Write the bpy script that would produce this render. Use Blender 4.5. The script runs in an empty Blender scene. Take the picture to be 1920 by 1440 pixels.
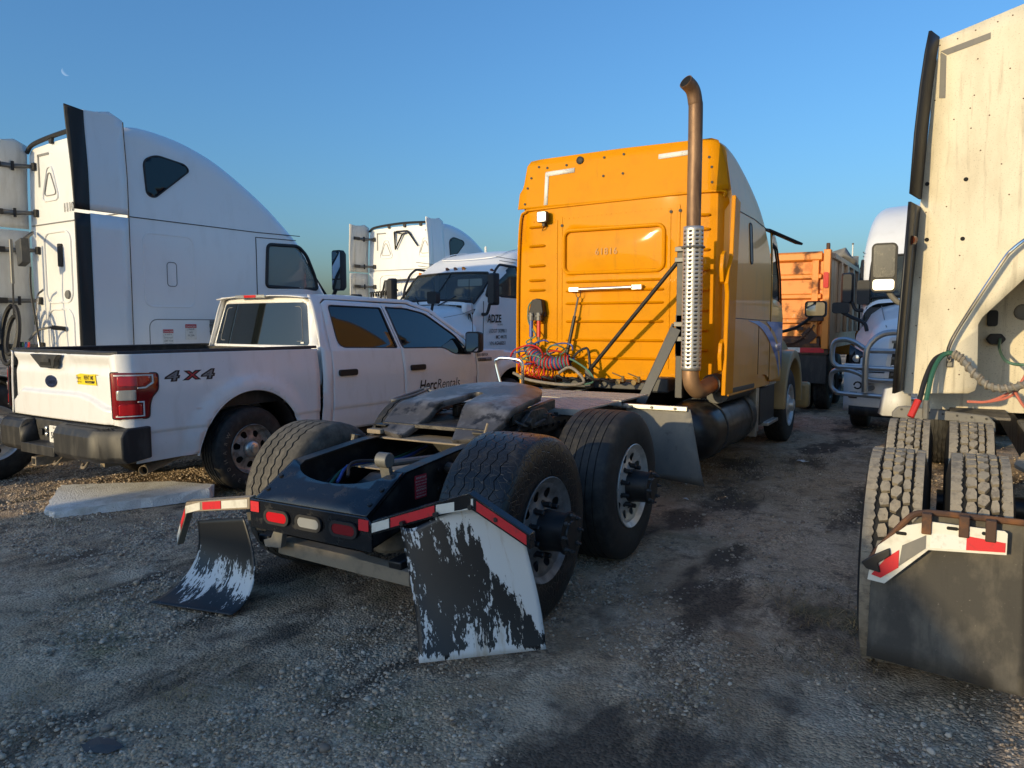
import bpy, bmesh, math, random
import numpy as np
from mathutils import Vector, Matrix, noise
from mathutils.geometry import tessellate_polygon
R = math.radians
random.seed(7); RNG = np.random.default_rng(11)
SC = bpy.context.scene
COL = SC.collection
# ---------------------------------------------------------------- camera
cam_data = bpy.data.cameras.new('camera'); cam = bpy.data.objects.new('camera', cam_data); COL.objects.link(cam)
cam_data.sensor_width = 36.0; cam_data.lens = 26.25; cam_data.clip_start = 0.05; cam_data.clip_end = 6000
cam.location = (0, 0, 1.66)
cam.rotation_euler = (R(90 - 4.574), 0, R(30))
SC.camera = cam
# ---------------------------------------------------------------- sky, sun, exposure
SUN_EL, SUN_AZ = 10.5, 16.5          # degrees; light travels towards +Y and a little towards +X
world = bpy.data.worlds.new('World'); SC.world = world; world.use_nodes = True
wn = world.node_tree.nodes; wl = world.node_tree.links
sky = wn.new('ShaderNodeTexSky'); sky.sky_type = 'NISHITA'; sky.sun_disc = False
sky.sun_elevation = R(SUN_EL); sky.sun_rotation = R(180 + SUN_AZ)
sky.air_density = 1.35; sky.dust_density = 2.8; sky.ozone_density = 6.3; sky.altitude = 200
wn['Background'].inputs[1].default_value = 0.15
wl.new(sky.outputs[0], wn['Background'].inputs[0])
sun_data = bpy.data.lights.new('sun', 'SUN'); sun = bpy.data.objects.new('sun', sun_data); COL.objects.link(sun)
sun_data.energy = 2.12; sun_data.angle = R(0.55); sun_data.color = (1.0, 0.78, 0.43)
ca, sa, ce, se = math.cos(R(SUN_AZ)), math.sin(R(SUN_AZ)), math.cos(R(SUN_EL)), math.sin(R(SUN_EL))
sun.rotation_euler = Vector((sa * ce, ca * ce, -se)).to_track_quat('-Z', 'Y').to_euler()
sun.location = (-20, -40, 20)
SC.view_settings.view_transform = 'Standard'; SC.view_settings.look = 'None'
SC.view_settings.exposure = 0.8; SC.view_settings.gamma = 1.0
SC.cycles.use_denoising = True
SC.cycles.max_bounces = 8
# ---------------------------------------------------------------- helpers
OFF = Vector((0, 0, 0))
def catmull(pts, n=6, closed=False):
    P = [Vector(p) for p in pts]; out = []
    N = len(P); rng = range(N if closed else N - 1)
    for i in rng:
        p1, p2 = P[i], P[(i + 1) % N]
        p0 = P[i - 1] if (i > 0 or closed) else p1 * 2 - p2
        p3 = P[(i + 2) % N] if (i + 2 < N or closed) else p2 * 2 - p1
        for k in range(n):
            t = k / n
            out.append(0.5 * ((2 * p1) + (p2 - p0) * t + (2 * p0 - 5 * p1 + 4 * p2 - p3) * t * t + (3 * p1 - p0 - 3 * p2 + p3) * t ** 3))
    if not closed: out.append(P[-1])
    return out
def rrect(x0, x1, y0, y1, r, n=5):
    o = []
    for cx, cy, a in ((x1 - r, y0 + r, -90), (x1 - r, y1 - r, 0), (x0 + r, y1 - r, 90), (x0 + r, y0 + r, 180)):
        for k in range(n + 1):
            t = R(a + 90 * k / n); o.append((cx + r * math.cos(t), cy + r * math.sin(t)))
    return o
def circ(cx, cy, r, n=24, ry=None):
    ry = ry or r
    return [(cx + r * math.cos(2 * math.pi * k / n), cy + ry * math.sin(2 * math.pi * k / n)) for k in range(n)]
def roundpoly(pts, r, n=4):
    out = []; N = len(pts)
    for i in range(N):
        p = Vector(pts[i]); a = Vector(pts[i - 1]) - p; b = Vector(pts[(i + 1) % N]) - p
        rr = r[i] if isinstance(r, (list, tuple)) else r
        rr = min(rr, a.length * .49, b.length * .49)
        if rr < 1e-4: out.append(tuple(p)); continue
        s, e = p + a.normalized() * rr, p + b.normalized() * rr
        for k in range(n + 1):
            t = k / n; q = s * (1 - t) ** 2 + p * 2 * t * (1 - t) + e * t * t
            out.append(tuple(q))
    return out
class MB:
    def __init__(s): s.v = []; s.f = []
    def add(s, vs, fs):
        o = len(s.v); s.v += [tuple(v) for v in vs]; s.f += [tuple(i + o for i in f) for f in fs]; return s
    def box(s, x0, x1, y0, y1, z0, z1, M=None):
        vs = [Vector((x, y, z)) for z in (z0, z1) for y in (y0, y1) for x in (x0, x1)]
        if M is not None: vs = [M @ v for v in vs]
        return s.add(vs, [(0, 2, 3, 1), (4, 5, 7, 6), (0, 1, 5, 4), (2, 6, 7, 3), (0, 4, 6, 2), (1, 3, 7, 5)])
    def beam(s, a, b, w, h, up=(0, 0, 1)):
        a, b = Vector(a), Vector(b); d = (b - a).normalized(); x = d.cross(Vector(up)).normalized(); u = x.cross(d)
        M = Matrix((x, d, u)).transposed().to_4x4(); M.translation = a
        return s.box(-w / 2, w / 2, 0, (b - a).length, -h / 2, h / 2, M)
    def prism(s, pts, axis, a, b):
        def m(p, t): return (t, p[0], p[1]) if axis == 'X' else ((p[0], t, p[1]) if axis == 'Y' else (p[0], p[1], t))
        n = len(pts); vs = [m(p, a) for p in pts] + [m(p, b) for p in pts]
        fs = [(i, (i + 1) % n, n + (i + 1) % n, n + i) for i in range(n)]
        tri = tessellate_polygon([[Vector((p[0], p[1], 0)) for p in pts]])
        fs += [tuple(t) for t in tri] + [tuple(i + n for i in t[::-1]) for t in tri]
        return s.add(vs, fs)
    def tube(s, path, r, n=8, closed=False, cap=True):
        P = [Vector(p) for p in path]; N = len(P)
        rr = r if isinstance(r, (list, tuple)) else [r] * N
        T = []
        for i in range(N):
            a = P[i - 1] if (i > 0 or closed) else P[i]; b = P[(i + 1) % N] if (i < N - 1 or closed) else P[i]
            d = b - a; T.append(d.normalized() if d.length > 1e-9 else Vector((0, 0, 1)))
        x = T[0].orthogonal().normalized(); vs = []
        for i in range(N):
            x = (x - T[i] * x.dot(T[i])); x = x.normalized() if x.length > 1e-6 else T[i].orthogonal().normalized()
            y = T[i].cross(x)
            for k in range(n):
                t = 2 * math.pi * k / n; vs.append(P[i] + (x * math.cos(t) + y * math.sin(t)) * rr[i])
        fs = []
        for i in range(N if closed else N - 1):
            j = (i + 1) % N
            for k in range(n): fs.append((i * n + k, i * n + (k + 1) % n, j * n + (k + 1) % n, j * n + k))
        if cap and not closed: fs += [tuple(range(n))[::-1], tuple((N - 1) * n + k for k in range(n))]
        return s.add(vs, fs)
    def lathe(s, prof, M, n=32, caps=False):   # prof: (a along axis, r); axis = local X of M
        vs = []; L = len(prof)
        for k in range(n):
            t = 2 * math.pi * k / n
            for a, r in prof: vs.append(M @ Vector((a, r * math.cos(t), r * math.sin(t))))
        fs = []
        for k in range(n):
            for i in range(L - 1): fs.append((k * L + i, k * L + i + 1, ((k + 1) % n) * L + i + 1, ((k + 1) % n) * L + i))
        if caps: fs += [tuple(k * L for k in range(n)), tuple(k * L + L - 1 for k in range(n))[::-1]]
        return s.add(vs, fs)
    def cyl(s, a, b, r, n=16, r2=None):
        return s.tube([a, b], [r, r if r2 is None else r2], n)
    def rings(s, rings, closed=True, cap=True):
        n = len(rings[0]); vs = [v for q in rings for v in q]; fs = []
        for i in range(len(rings) - 1):
            for k in range(n if closed else n - 1):
                fs.append((i * n + k, i * n + (k + 1) % n, (i + 1) * n + (k + 1) % n, (i + 1) * n + k))
        if cap: fs += [tuple(range(n))[::-1], tuple((len(rings) - 1) * n + k for k in range(n))]
        return s.add(vs, fs)
    def panel(s, outline, holes, fn, us=(), vs=()):
        """flat outline with holes, cut along grid lines, then mapped to 3-D by fn(u, v)"""
        polys = [[Vector((p[0], p[1], 0)) for p in q] for q in [outline] + list(holes)]
        flat = [p for q in polys for p in q]
        bm = bmesh.new(); bv = [bm.verts.new(p) for p in flat]
        for t in tessellate_polygon(polys):
            if len(set(t)) == 3:
                try: bm.faces.new([bv[i] for i in t])
                except ValueError: pass
        for c, no in [((u, 0, 0), (1, 0, 0)) for u in us] + [((0, v, 0), (0, 1, 0)) for v in vs]:
            g = bm.verts[:] + bm.edges[:] + bm.faces[:]
            bmesh.ops.bisect_plane(bm, geom=g, plane_co=c, plane_no=no, dist=1e-6)
        bm.verts.index_update()
        pv = [fn(v.co.x, v.co.y) for v in bm.verts]; pf = [tuple(v.index for v in f.verts) for f in bm.faces]
        bm.free(); return s.add(pv, pf)
    def disc(s, c, normal, r, n=16, h=0.004):
        c = Vector(c); d = Vector(normal).normalized()
        return s.cyl(c, c + d * h, r, n)
    def build(s, name, mat, parent=None, bevel=0, seg=2, solid=0, ang=35, smooth=True, off=True, sub=0):
        me = bpy.data.meshes.new(name); o_ = OFF if off else Vector((0, 0, 0))
        bm = bmesh.new(); bv = [bm.verts.new(Vector(v) - o_) for v in s.v]
        for f in s.f:
            if len(set(f)) > 2:
                try: bm.faces.new([bv[i] for i in f])
                except ValueError: pass
        bmesh.ops.remove_doubles(bm, verts=bm.verts, dist=2e-5)
        bmesh.ops.recalc_face_normals(bm, faces=bm.faces)
        bm.to_mesh(me); bm.free()
        if smooth:
            me.polygons.foreach_set('use_smooth', [True] * len(me.polygons)); me.set_sharp_from_angle(angle=R(ang))
        me.materials.append(mat)
        o = bpy.data.objects.new(name, me); COL.objects.link(o)
        if parent is not None: o.parent = parent
        if solid:
            m = o.modifiers.new('solid', 'SOLIDIFY'); m.thickness = solid; m.offset = 0
        if bevel:
            m = o.modifiers.new('bevel', 'BEVEL'); m.width = bevel; m.segments = seg; m.limit_method = 'ANGLE'; m.angle_limit = R(38); m.use_clamp_overlap = True
        return o
def box(name, mat, parent, *b, bevel=.004, **k): return MB().box(*b).build(name, mat, parent, bevel=bevel, **k)
def tube(name, mat, parent, path, r, n=8, **k): return MB().tube(path, r, n).build(name, mat, parent, **k)
def thing(name, label, cat, loc=(0, 0, 0), rotz=0, group=None):
    o = bpy.data.objects.new(name, None); COL.objects.link(o); o.empty_display_size = .3
    o.location = loc; o.rotation_euler = (0, 0, R(rotz)); tag(o, label, cat, group); return o
def tag(o, label, cat, group=None):
    o['label'] = label; o['category'] = cat
    if group: o['group'] = group
    return o
def copy_tree(o, parent=None):
    c = o.copy(); COL.objects.link(c)
    if parent is not None: c.parent = parent
    for ch in list(o.children): copy_tree(ch, c)
    return c
def rep(name, mb, mt, parent, locs, **k):
    o = mb.build(name, mt, parent, off=False, **k); o.location = Vector(locs[0]) - OFF; out = [o]
    for p in locs[1:]:
        c = o.copy(); COL.objects.link(c); c.location = Vector(p) - OFF; out.append(c)
    return out
def text(name, s, size, mat, parent, fn, shear=0, bold=0, sx=1.0, extrude=0.0, align='LEFT', spacing=1.0):
    cu = bpy.data.curves.new('text', 'FONT'); cu.body = s; cu.size = size; cu.shear = shear; cu.offset = bold
    cu.align_x = align; cu.space_character = spacing; cu.resolution_u = 3
    ob = bpy.data.objects.new('text', cu); COL.objects.link(ob)
    dg = bpy.context.evaluated_depsgraph_get(); me = bpy.data.meshes.new_from_object(ob.evaluated_get(dg))
    b = MB(); b.add([fn(v.co.x * sx, v.co.y) for v in me.vertices], [tuple(p.vertices) for p in me.polygons])
    bpy.data.objects.remove(ob); bpy.data.curves.remove(cu); bpy.data.meshes.remove(me)
    return b.build(name, mat, parent, smooth=False)
def lin(a, b, n): return [a + (b - a) * i / n for i in range(n + 1)]
def ss(a, b, x):
    t = max(0, min(1, (x - a) / (b - a))); return t * t * (3 - 2 * t)
def interp(tab, x):
    if x <= tab[0][0]: return tab[0][1]
    for (a, va), (b, vb) in zip(tab, tab[1:]):
        if x <= b: return va + (vb - va) * (x - a) / (b - a)
    return tab[-1][1]
def sinterp(tab, x):      # smooth (Catmull) table look-up
    if x <= tab[0][0]: return tab[0][1]
    if x >= tab[-1][0]: return tab[-1][1]
    for i in range(len(tab) - 1):
        (x1, y1), (x2, y2) = tab[i], tab[i + 1]
        if x <= x2:
            m1 = (y2 - tab[i - 1][1]) / (x2 - tab[i - 1][0]) if i else (y2 - y1) / (x2 - x1)
            m2 = (tab[i + 2][1] - y1) / (tab[i + 2][0] - x1) if i + 2 < len(tab) else (y2 - y1) / (x2 - x1)
            h = x2 - x1; t = (x - x1) / h
            return (2 * t ** 3 - 3 * t * t + 1) * y1 + (t ** 3 - 2 * t * t + t) * h * m1 + (3 * t * t - 2 * t ** 3) * y2 + (t ** 3 - t * t) * h * m2
# ---------------------------------------------------------------- materials
def mat(name, col, rough=.5, metal=0., coat=0., spec=.5, layers=(), bump=None, coat_rough=.05, trans=0., emit=None):
    """layers: (colour, scale or (sx,sy,sz), low, high, amount, roughness or None) noise-shaped dirt or wear; bump: (kind, scale, strength, distance)"""
    m = bpy.data.materials.new(name); m.use_nodes = True
    N = m.node_tree.nodes; L = m.node_tree.links; p = N['Principled BSDF']
    p.inputs['Base Color'].default_value = (*col, 1); p.inputs['Roughness'].default_value = rough
    p.inputs['Metallic'].default_value = metal; p.inputs['Coat Weight'].default_value = coat
    p.inputs['Coat Roughness'].default_value = coat_rough; p.inputs['Specular IOR Level'].default_value = spec
    p.inputs['Transmission Weight'].default_value = trans
    if emit: p.inputs['Emission Color'].default_value = (*emit[0], 1); p.inputs['Emission Strength'].default_value = emit[1]
    tc = N.new('ShaderNodeTexCoord')
    cs = rs = None
    for i, (lc, sc, lo, hi, amt, lr) in enumerate(layers):
        mp = N.new('ShaderNodeMapping'); L.new(tc.outputs['Object'], mp.inputs[0])
        mp.inputs['Scale'].default_value = sc if isinstance(sc, tuple) else (sc, sc, sc)
        mp.inputs['Location'].default_value = (3.1 * i, 1.7 * i, 5.3 * i)
        nz = N.new('ShaderNodeTexNoise'); nz.inputs['Scale'].default_value = 1; nz.inputs['Detail'].default_value = 7; nz.inputs['Roughness'].default_value = .62
        L.new(mp.outputs[0], nz.inputs['Vector'])
        mr = N.new('ShaderNodeMapRange'); mr.inputs[1].default_value = lo; mr.inputs[2].default_value = hi; mr.inputs[4].default_value = amt
        L.new(nz.outputs[0], mr.inputs[0])
        mx = N.new('ShaderNodeMix'); mx.data_type = 'RGBA'; L.new(mr.outputs[0], mx.inputs[0])
        if cs: L.new(cs, mx.inputs[6])
        else: mx.inputs[6].default_value = (*col, 1)
        mx.inputs[7].default_value = (*lc, 1); cs = mx.outputs[2]
        if lr is not None:
            rx = N.new('ShaderNodeMix'); L.new(mr.outputs[0], rx.inputs[0])
            if rs: L.new(rs, rx.inputs[2])
            else: rx.inputs[2].default_value = rough
            rx.inputs[3].default_value = lr; rs = rx.outputs[0]
    if cs: L.new(cs, p.inputs['Base Color'])
    if rs: L.new(rs, p.inputs['Roughness'])
    if bump:
        kind, sc, st, di = bump
        if kind == 'voronoi':
            t = N.new('ShaderNodeTexVoronoi'); t.feature = 'DISTANCE_TO_EDGE'
        else:
            t = N.new('ShaderNodeTexNoise'); t.inputs['Detail'].default_value = 6
        t.inputs['Scale'].default_value = sc; L.new(tc.outputs['Object'], t.inputs['Vector'])
        src = t.outputs[0]
        if kind == 'voronoi':
            mr = N.new('ShaderNodeMapRange'); mr.inputs[2].default_value = .06; L.new(src, mr.inputs[0]); src = mr.outputs[0]
        b = N.new('ShaderNodeBump'); b.inputs['Strength'].default_value = st; b.inputs['Distance'].default_value = di
        L.new(src, b.inputs['Height']); L.new(b.outputs[0], p.inputs['Normal'])
    return m
DUST = (.30, .25, .19); MUD = (.10, .085, .07)
YEL = mat('yellow paint', (.66, .262, .0), .5, coat=.14, spec=.06, layers=[((.46, .18, .005), 3.5, .5, .75, .5, .55), ((.30, .14, .02), (14, 14, 2), .58, .74, .35, .6), ((.20, .10, .03), (70, 70, 40), .64, .72, .4, .6)], coat_rough=.04, bump=('noise', 2.6, .05, .02))
YSIDE = mat('yellow side paint', (.72, .32, .010), .42, coat=.25, layers=[((.34, .22, .09), (30, 5, 2), .5, .8, .4, .5)], coat_rough=.05)
CHAMP = mat('champagne fender paint', (.42, .29, .12), .45, coat=.3, layers=[((.3, .22, .12), 6, .5, .7, .5, .6)])
WHITE = mat('pickup white paint', (.82, .815, .81), .35, coat=.5, layers=[((.46, .42, .36), (7, 7, 2.2), .52, .8, .28, .7), ((.36, .31, .25), 40, .64, .76, .25, .8)], coat_rough=.08)
TWHITE = mat('truck white paint', (.80, .81, .82), .35, coat=.4, layers=[((.55, .53, .50), (5, 5, 1.6), .52, .8, .25, .7), ((.40, .36, .3), 60, .66, .78, .2, .8)], coat_rough=.1)
TWIN = mat('dusty white panel', (.68, .665, .62), .5, layers=[((.42, .39, .33), (9, 9, 1.5), .45, .7, .5, .8), ((.2, .17, .13), 70, .62, .72, .35, .8)])
DIRTY = mat('dirty fibreglass', (.70, .64, .50), .6, layers=[((.50, .44, .32), (5, 5, 2.0), .45, .72, .6, .8), ((.20, .16, .11), 110, .58, .68, .6, .85), ((.26, .21, .14), (20, 20, 1.5), .56, .74, .6, .85)], bump=('noise', 90, .15, .004))
BLK = mat('black satin', (.012, .012, .013), .42, layers=[((.06, .055, .05), 8, .5, .75, .5, .75)])
BLKG = mat('black gloss paint', (.008, .009, .012), .22, coat=.3, layers=[((.05, .045, .04), 14, .56, .74, .5, .7)], bump=('noise', 120, .25, .003))
BLKP = mat('black plastic', (.02, .02, .021), .5, layers=[((.11, .10, .085), (12, 12, 3), .48, .75, .5, .8)])
TRIM = mat('black rubber trim', (.012, .012, .014), .6)
FRAME = mat('frame black', (.010, .011, .013), .38, layers=[((.10, .085, .065), 5, .5, .72, .55, .85)], bump=('noise', 60, .3, .004))
GREASE = mat('greasy steel', (.045, .042, .04), .42, metal=.3, layers=[((.14, .125, .105), 9, .45, .65, .8, .7), ((.02, .018, .016), 18, .55, .7, .8, .3)], bump=('noise', 40, .6, .01))
FIFTH = mat('worn plate steel', (.10, .095, .095), .42, metal=.35, layers=[((.25, .245, .25), 3.2, .48, .60, .75, .36), ((.20, .07, .03), 2.6, .60, .70, .8, .75), ((.022, .02, .018), 7, .54, .62, .9, .35)], bump=('noise', 30, .2, .003))
DUSTY = mat('dusty metal', (.27, .22, .16), .8, layers=[((.10, .085, .07), 9, .5, .7, .7, .8)], bump=('noise', 50, .4, .006))
ALU = mat('brushed aluminium', (.62, .61, .58), .35, metal=.9, layers=[((.30, .27, .22), 12, .5, .75, .6, .6)])
ALUW = mat('wheel aluminium', (.66, .64, .60), .36, metal=.55, layers=[((.28, .25, .21), 9, .5, .72, .6, .55)])
ALUD = mat('dull wheel aluminium', (.20, .20, .205), .42, metal=.35, layers=[((.07, .066, .06), 9, .42, .66, .7, .6)])
STEELW = mat('pickup wheel silver', (.36, .34, .32), .45, metal=.6, layers=[((.12, .09, .06), 14, .45, .65, .7, .8)])
CHROME = mat('chrome', (.78, .77, .75), .1, metal=1., layers=[((.35, .33, .3), 20, .55, .75, .5, .4)])
RUST = mat('browned steel pipe', (.15, .085, .05), .55, metal=.4, layers=[((.33, .20, .11), (7, 7, 2), .45, .65, .7, .5), ((.07, .04, .025), (16, 16, 3), .5, .7, .6, .6)])
ELBOW = mat('tan exhaust elbow', (.40, .24, .13), .5, metal=.5, layers=[((.22, .12, .07), 8, .5, .7, .6, .6)])
RUBBER = mat('tyre rubber', (.014, .014, .0145), .62, layers=[((.075, .068, .058), (14, 14, 14), .45, .7, .6, .85), ((.05, .046, .04), 60, .5, .7, .5, .85)], bump=('noise', 120, .25, .002))
RUBW = mat('wet black tyre tread', (.010, .010, .011), .34, layers=[((.06, .055, .048), 7, .55, .72, .5, .8)], bump=('voronoi', 26, .5, .004))
RUBDUST = mat('dusty tyre tread', (.30, .26, .20), .88, layers=[((.15, .13, .105), 24, .48, .64, .75, .8), ((.40, .35, .27), 45, .55, .7, .6, .9), ((.04, .037, .033), 60, .62, .70, .8, .8)], bump=('noise', 150, .6, .004))
RUBBLK = mat('clean groove rubber', (.008, .008, .008), .7)
RUBDTREAD = mat('grey dusty rib tread', (.085, .078, .066), .85, layers=[((.16, .145, .12), 9, .45, .65, .8, .85), ((.03, .028, .026), 24, .5, .7, .7, .8)], bump=('noise', 130, .5, .003))
GREYP = mat('grey plastic', (.17, .165, .155), .62, layers=[((.27, .25, .21), (6, 6, 3), .45, .7, .6, .8), ((.06, .055, .05), 14, .6, .75, .6, .8)])
GREYM = mat('grey metal', (.16, .16, .155), .5, metal=.3, layers=[((.28, .25, .2), 9, .5, .7, .6, .7)])
DKGREY = mat('dark grey steel', (.05, .052, .055), .5, metal=.2, layers=[((.13, .12, .1), 10, .5, .7, .6, .7)])
RED = mat('red lens', (.55, .01, .015), .18, coat=.6)
REDDK = mat('dark red lens', (.22, .006, .01), .16, coat=.7)
REDREF = mat('red reflective tape', (.62, .02, .03), .45, layers=[((.30, .03, .03), 25, .55, .7, .7, .6)])
WHREF = mat('white reflective tape', (.72, .70, .62), .45, layers=[((.42, .38, .3), 14, .5, .72, .6, .6)])
CLEAR = mat('clear lamp lens', (.55, .55, .53), .12, metal=.5, coat=.6)
AMBER = mat('amber lens', (.75, .22, .01), .2, coat=.6)
AMBDK = mat('dark amber lens', (.13, .035, .015), .2, coat=.6)
GLASSD = mat('tinted glass', (.008, .010, .010), .03, spec=.6, coat=.6)
GLASSB = mat('dark smoked glass', (.004, .010, .016), .05, spec=.5)
INTER = mat('interior dark grey', (.035, .036, .038), .8)
INTERL = mat('interior light grey', (.30, .31, .30), .8)
MIRROR = mat('mirror glass', (.75, .76, .77), .03, metal=1.)
REDP = mat('red hose', (.55, .03, .02), .4); BLUEP = mat('blue hose', (.035, .08, .30), .4); GREENP = mat('green cable', (.10, .20, .14), .45)
GREENH = mat('dark green hose', (.03, .11, .07), .4); PINKH = mat('faded red hose', (.55, .16, .11), .5)
WRAP = mat('spiral hose wrap', (.22, .19, .15), .6, layers=[((.4, .34, .26), 25, .5, .7, .6, .7)])
ORANGE = mat('dump body orange', (.74, .24, .03), .5, layers=[((.36, .12, .03), 3.2, .54, .66, .55, .7), ((.09, .04, .022), 2.1, .55, .64, .95, .8), ((.60, .48, .34), 7, .66, .72, .8, .7)])
ORSIDE = mat('dump side metal', (.45, .36, .28), .45, metal=.4, layers=[((.24, .13, .08), (5, 5, 1), .5, .68, .7, .6)])
BROWNR = mat('rusty brown', (.07, .035, .022), .75, layers=[((.22, .09, .03), 7, .5, .65, .8, .8)])
BLUE = mat('blue decal', (.05, .13, .42), .3, coat=.6)
DECAL = mat('black decal', (.012, .012, .012), .5); DECALG = mat('grey decal', (.22, .22, .22), .5); WDECAL = mat('white decal', (.75, .74, .7), .5, layers=[((.4, .37, .3), 30, .55, .7, .6, .6)])
GHOST = mat('faded number', (.42, .17, .015), .45)
YSTICK = mat('yellow sticker', (.80, .60, .01), .5); NAVY = mat('badge blue', (.02, .03, .08), .25, coat=.5)
LABELR = mat('red label', (.50, .03, .045), .5, layers=[((.3, .02, .03), 40, .55, .7, .6, .6)])
FOAM = mat('foam board', (.86, .84, .80), .85, layers=[((.48, .43, .35), 6, .48, .7, .6, .9), ((.2, .16, .12), 30, .66, .74, .7, .9)], bump=('noise', 70, .8, .012))
BLACKHOLE = mat('dark hole', (.004, .004, .004), .8)
TOPCRUD = mat('dirty deck metal', (.20, .18, .15), .75, layers=[((.08, .07, .06), 11, .45, .65, .8, .8)], bump=('noise', 60, .5, .01))
DECKM = mat('deck tread plate', (.46, .44, .40), .5, metal=.3, layers=[((.24, .21, .17), 9, .48, .7, .6, .6)])
BARM = mat('bull bar steel', (.42, .43, .44), .3, metal=.8)
LEDM = mat('lamp reflector', (.85, .85, .82), .2, metal=.7)
def glass_mat(name, col, opac, rough=.02):
    m = bpy.data.materials.new(name); m.use_nodes = True; N = m.node_tree.nodes; L = m.node_tree.links; N.remove(N['Principled BSDF'])
    t = N.new('ShaderNodeBsdfTransparent'); t.inputs[0].default_value = (*col, 1); g = N.new('ShaderNodeBsdfGlossy'); g.inputs['Roughness'].default_value = rough
    d = N.new('ShaderNodeBsdfDiffuse'); d.inputs[0].default_value = (.50, .58, .56, 1)
    f = N.new('ShaderNodeFresnel'); f.inputs[0].default_value = 1.5; mx = N.new('ShaderNodeMixShader'); m2 = N.new('ShaderNodeMixShader')
    m2.inputs[0].default_value = opac; L.new(t.outputs[0], m2.inputs[1]); L.new(d.outputs[0], m2.inputs[2])
    L.new(f.outputs[0], mx.inputs[0]); L.new(m2.outputs[0], mx.inputs[1]); L.new(g.outputs[0], mx.inputs[2]); L.new(mx.outputs[0], N['Material Output'].inputs[0])
    return m
GLASSL = glass_mat('dirty brightened side glass', (.9, .95, .95), .38)  # dirt haze; diffuse share also paints in the teal brightness of sky behind
GLASS = glass_mat('window glass', (.78, .86, .84), .08)
# ---------------------------------------------------------------- ground: one sheet to the horizon
def ground_mat():
    m = bpy.data.materials.new('gravel yard'); m.use_nodes = True; N = m.node_tree.nodes; L = m.node_tree.links; p = N['Principled BSDF']
    tc = N.new('ShaderNodeTexCoord')
    def nz(scale, detail=8, rough=.6, loc=0, stretch=None):
        mp = N.new('ShaderNodeMapping'); mp.inputs['Location'].default_value = (loc, loc * .7, 0)
        if stretch: mp.inputs['Scale'].default_value = stretch; mp.inputs['Rotation'].default_value = (0, 0, R(18))
        L.new(tc.outputs['Object'], mp.inputs[0])
        t = N.new('ShaderNodeTexNoise'); t.inputs['Scale'].default_value = scale; t.inputs['Detail'].default_value = detail; t.inputs['Roughness'].default_value = rough
        L.new(mp.outputs[0], t.inputs['Vector']); return t.outputs[0]
    def ramp(src, lo, hi, amt=1.):
        r = N.new('ShaderNodeMapRange'); r.inputs[1].default_value = lo; r.inputs[2].default_value = hi; r.inputs[4].default_value = amt; L.new(src, r.inputs[0]); return r.outputs[0]
    def mix(f, a, b, mode='MIX'):
        x = N.new('ShaderNodeMix'); x.data_type = 'RGBA'; x.blend_type = mode
        if isinstance(f, float): x.inputs[0].default_value = f
        else: L.new(f, x.inputs[0])
        for i, c in ((6, a), (7, b)):
            if isinstance(c, tuple): x.inputs[i].default_value = (*c, 1)
            else: L.new(c, x.inputs[i])
        return x.outputs[2]
    c = mix(ramp(nz(.8, stretch=(1, .35, 1)), .40, .60), (.52, .385, .255), (.36, .245, .15))
    c = mix(ramp(nz(2.6, loc=14), .46, .62, .75), c, (.58, .45, .32))
    c = mix(ramp(nz(1.5, loc=9, stretch=(1, .4, 1)), .51, .59, .92), c, (.10, .073, .052))
    c = mix(ramp(nz(6.5, loc=4), .54, .66, .7), c, (.14, .105, .078))
    c = mix(ramp(nz(.9, loc=21), .60, .72, .7), c, (.15, .135, .06))
    # fine stone speckle
    v = N.new('ShaderNodeTexVoronoi'); v.inputs['Scale'].default_value = 70; L.new(tc.outputs['Object'], v.inputs['Vector'])
    hs = N.new('ShaderNodeSeparateColor'); L.new(v.outputs['Color'], hs.inputs[0])
    sp = N.new('ShaderNodeMapRange'); sp.inputs[3].default_value = .55; sp.inputs[4].default_value = 1.5; L.new(hs.outputs[0], sp.inputs[0])
    cmb = N.new('ShaderNodeCombineColor')
    for i in range(3): L.new(sp.outputs[0], cmb.inputs[i])
    c = mix(ramp(nz(2.3, loc=33), .36, .58, .9), c, mix(1.0, c, cmb.outputs[0], 'MULTIPLY'))
    L.new(c, p.inputs['Base Color']); p.inputs['Roughness'].default_value = .9; p.inputs['Specular IOR Level'].default_value = .25
    v2 = N.new('ShaderNodeTexVoronoi'); v2.inputs['Scale'].default_value = 70; L.new(tc.outputs['Object'], v2.inputs['Vector'])
    b1 = N.new('ShaderNodeBump'); b1.inputs['Strength'].default_value = .8; b1.inputs['Distance'].default_value = .014; b1.invert = True; L.new(v2.outputs['Distance'], b1.inputs['Height'])
    b2 = N.new('ShaderNodeBump'); b2.inputs['Strength'].default_value = .7; b2.inputs['Distance'].default_value = .03; L.new(nz(14, 9), b2.inputs['Height']); L.new(b1.outputs[0], b2.inputs['Normal'])
    L.new(b2.outputs[0], p.inputs['Normal'])
    return m
def gz(x, y):
    d = max(0., 1 - math.hypot(x + 3, y - 5) / 26)
    if d <= 0: return 0.
    a = noise.fractal((x * .7, y * .45, 3.1), .8, 2.1, 4) * .022 + noise.fractal((x * 4.2, y * 4.2, 8.), .7, 2.2, 4) * .017 + noise.noise((x * 17, y * 17, 1.3)) * .0035
    return a * min(1, d * 2.5) - .004
def axis(lo, hi, st, far):
    a = list(np.arange(lo, hi, st)); e = []; d = st
    while (e[-1] if e else hi) < far: d *= 1.35; e.append((e[-1] if e else a[-1]) + d)
    b = []; d = st
    while (b[-1] if b else lo) > -far: d *= 1.35; b.append((b[-1] if b else lo) - d)
    return b[::-1] + a + e
gx, gy = axis(-11, 4.5, .055, 2500), axis(-1.0, 15, .055, 2500)
nx, ny = len(gx), len(gy)
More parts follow.
